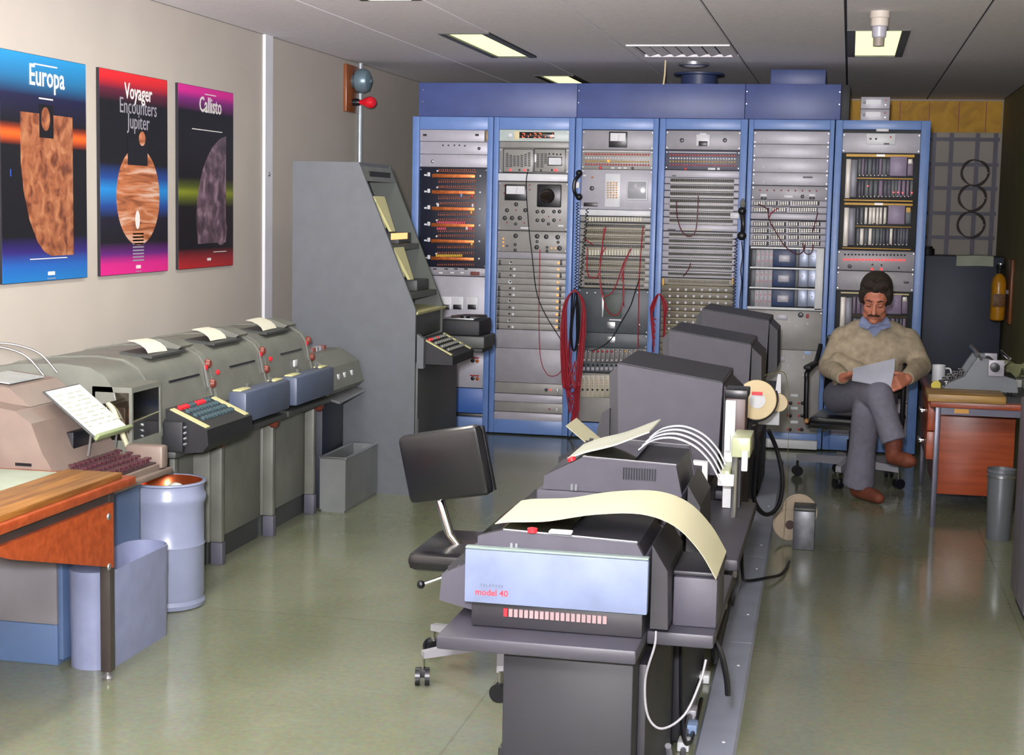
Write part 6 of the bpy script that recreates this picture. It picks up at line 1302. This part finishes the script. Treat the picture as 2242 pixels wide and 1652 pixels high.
# shirt collar showing in the V neck
m_shirt = mat('pale_blue_shirt', '8591b4', .7, 0, .05, 20)
sv = MB(); c0 = J(1914, 716, 8.905)
V = lambda px, py, y: J(px, py, y)
sv.add([V(1888, 706, 8.935), V(1942, 708, 8.935), V(1914, 738, 8.868), V(1888, 706, 8.96), V(1942, 708, 8.96), V(1914, 738, 8.89)], [(0,1,2),(5,4,3),(0,3,4,1),(1,4,5,2),(2,5,3,0)]); sv.build('shirt_front', m_shirt, person, smooth=0)
cl = MB()
for s, q in ((-1, [(1890, 690, 8.93), (1908, 713, 8.893), (1898, 721, 8.885), (1879, 713, 8.9), (1883, 698, 8.95)]), (1, [(1941, 692, 8.93), (1921, 714, 8.893), (1931, 722, 8.885), (1952, 715, 8.9), (1947, 700, 8.95)])):
    p = [V(*a) for a in q]; n = len(p); cl.add(p+[a+Vector((0, .012, -.002)) for a in p], [tuple(range(n)), tuple(range(2*n-1, n-1, -1))]+[(i, (i+1) % n, (i+1) % n+n, i+n) for i in range(n)])
cl.build('shirt_collar', m_shirt, person, smooth=0)
nb = MB(); nb.tube([NECK+Vector((.066*math.cos(a*PI/10), -.012+.062*math.sin(a*PI/10), .012+.018*math.sin(a*PI/10))) for a in range(21)], .014, 8); nb.build('collar_band', m_shirt, person)
# trousers
tr_ = MB()
tr_.ball(HIPC+Vector((0,.0,.0)), (.185, .15, .088), 20).limb([H1, H1.lerp(K1, .5)+Vector((0,0,.012)), K1], [.098, .094, .078], 18).limb([H2, K2], [.095, .076], 18)
tr_.limb([K1, K1.lerp(A1, .5)], [.078, .066], 16).cyl(K1.lerp(A1, .5), A1+(K1-A1)*.0, .066, .068, 18).limb([K2, K2.lerp(A2, .55)], [.078, .074], 16).cyl(K2.lerp(A2, .55), A2+Vector((0,0,-.02)), .074, .09, 18)
m_tro = mat('grey_trousers', '70707e', .8, 0, .07, 30, bump=.25, bscale=300)
wear(tr_, 'trousers', m_tro, .008, 4)
# shoes and socks
m_shoe = mat('brown_suede', '6a3420', .7, 0, .12, 20); m_sole = mat('shoe_sole', '4a3428', .7)
s1 = MB(); heel1 = A1+Vector((.0, -.0, -.085))
s1.limb([A1+Vector((0,-.0,-.012)), heel1], [.05, .041], 14).limb([heel1, F1, F1+(F1-heel1)*.22], [.04, .041, .03], 14); wear(s1, 'shoe', m_shoe, .005, 3)
s2 = MB(); hl = Vector((A2.x-.005, A2.y+.01, .042)); f2 = Vector((hl.x+.085, hl.y-.115, .04)); f3 = Vector((hl.x+.115, hl.y-.165, .034))
s2.limb([A2+Vector((0,0,.0)), hl], [.05, .0405], 14).limb([hl, f2, f3], [.0405, .0395, .0325], 14); wear(s2, 'shoe', m_shoe, .005, 3)
MB().limb([A1+(K1-A1)*.12, A1+Vector((0,0,-.02))], [.046, .046], 12).build('sock', mat('sock_blue', '566084', .8), person)
# hair, brows, moustache, lashes
hr = MB(); hr.ball((0,.03,.056), (.091,.106,.09), 22).ball((0,.05,-.0), (.09,.08,.085), 18)
for s in (-1, 1): hr.ball((s*.074,.012,.012), (.021,.05,.05), 12).ball((s*.07,-.03,.045), (.02,.03,.032), 10)
hr.ball((-.032,-.05,.105), (.042,.032,.026), 12).ball((.035,-.05,.105), (.042,.032,.026), 12).ball((0,-.078,.085), (.014,.012,.014), 10)
hr.xf(HM); h_o = wear(hr, 'hair', mat('dark_hair', '2c2018', .75, 0, .25, 60, bump=.8, bscale=160), .006, 2)
ms = MB().limb([(-.03,-.094,-.064), (-.012,-.107,-.056), (0,-.11,-.055), (.012,-.107,-.056), (.03,-.094,-.064)], [.0055, .0085, .008, .0085, .0055], 10).xf(HM); wear(ms, 'moustache', mat('brown_moustache', '3c241a', .8, 0, .2, 80), .004, 1)
br = MB(); la = MB()
for s in (-1, 1):
    br.tube([HM @ Vector((s*.05,-.084,.022)), HM @ Vector((s*.032,-.098,.028)), HM @ Vector((s*.014,-.1035,.022))], [.0025, .0045, .0035], 8)
    la.tube([HM @ Vector((s*.045,-.0895,-.009)), HM @ Vector((s*.031,-.0955,-.0115)), HM @ Vector((s*.018,-.0935,-.009))], [.0012, .0022, .0012], 6)
br.build('eyebrows', MATS['brown_moustache'], person); la.build('eyelashes', m_black, person)
# sheet held in both hands
pr = [[J(1868+(1960-1868)*k/6, 806-(806-784)*k/6, 8.5) for k in range(7)], [J(1867+(1958-1867)*k/6, 819-(819-812)*k/6, 8.53) for k in range(7)], [J(1865+(1950-1865)*k/6, 833+(848-833)*k/6, 8.56) for k in range(7)]]
tag(MB().sheet(pr, .001).build('sheet_of_paper', mat('sheet_bluish', 'c4c8d6', .6)), 'bluish white sheet held by the seated man', 'paper')

# ------------------------------------------------------------------ man's swivel chair
CX, CY = .07, 9.3
t = thing('swivel_chair', 'black swivel armchair with wood-tipped arms under the man', 'chair', (CX, CY, 0))
Rz = Matrix.Translation((.1, 9.17, 0)) @ Matrix.Rotation(math.radians(-8), 4, 'Z')
MB().box(-.25, .25, -.22, .22, .375, .42, .02).xf(Rz).build('seat', m_vinyl, t); MB().box(-.25, .25, -.222, -.21, .355, .374).xf(Rz).build('seat_edge', m_chrome, t)
MB().box(-.24, .24, .2, .25, .50, .86, .03).xf(Rz).build('backrest', m_vinyl, t)
m_tip = mat('wood_tip', 'a8763c', .45)
for s in (-1, 1):
    pts = [Rz @ Vector((s*.265, .2, .80)), Rz @ Vector((s*.275, .1, .70)), Rz @ Vector((s*.275, -.18, .67)), Rz @ Vector((s*.272, -.21, .62)), Rz @ Vector((s*.268, -.2, .40)), Rz @ Vector((s*.25, -.16, .385))]
    MB().tube(smooth_path(pts, 5), .014, 10).build('arm_frame', m_black, t)
    MB().box(s*.275-.022, s*.275+.022, -.2, .1, .685, .71, .01).xf(Rz).build('arm_pad', m_blackm, t)
    MB().lathe([(.014,0),(.016,.01),(.01,.02)], Rz @ Vector((s*.262, -.222, .395)), (0,-1,0), 12).build('wooden_tip', m_tip, t)
MB().lathe([(.028,.12),(.028,.26),(.018,.265),(.018,.375)], (CX, CY-.05, 0), (0,0,1), 16).build('column', m_black, t)
MB().tube([(-.05, 9.0, .36), (-.1, 8.98, .34)], .008, 8).build('lever', m_chrome, t)
for x, y in ((-.242, 9.43), (.0, 9.05), (.345, 9.17), (.3, 9.56), (0.0, 9.62)):
    a_ = Vector((CX, CY-.05, .135)); b2 = Vector((x, y, .115)); d = (b2-a_).normalized(); sd = Vector((-d.y, d.x, 0))*.016
    MB().hexa([a_+sd*1.4+Vector((0,0,-.025)), a_-sd*1.4+Vector((0,0,-.025)), b2-sd+Vector((0,0,-.02)), b2+sd+Vector((0,0,-.02))], [a_+sd*1.4+Vector((0,0,.03)), a_-sd*1.4+Vector((0,0,.03)), b2-sd+Vector((0,0,.015)), b2+sd+Vector((0,0,.015))]).build('base_arm', m_base, t, smooth=0)
    caster(t, (x, y), .1, math.atan2(d.x, -d.y)+.8)
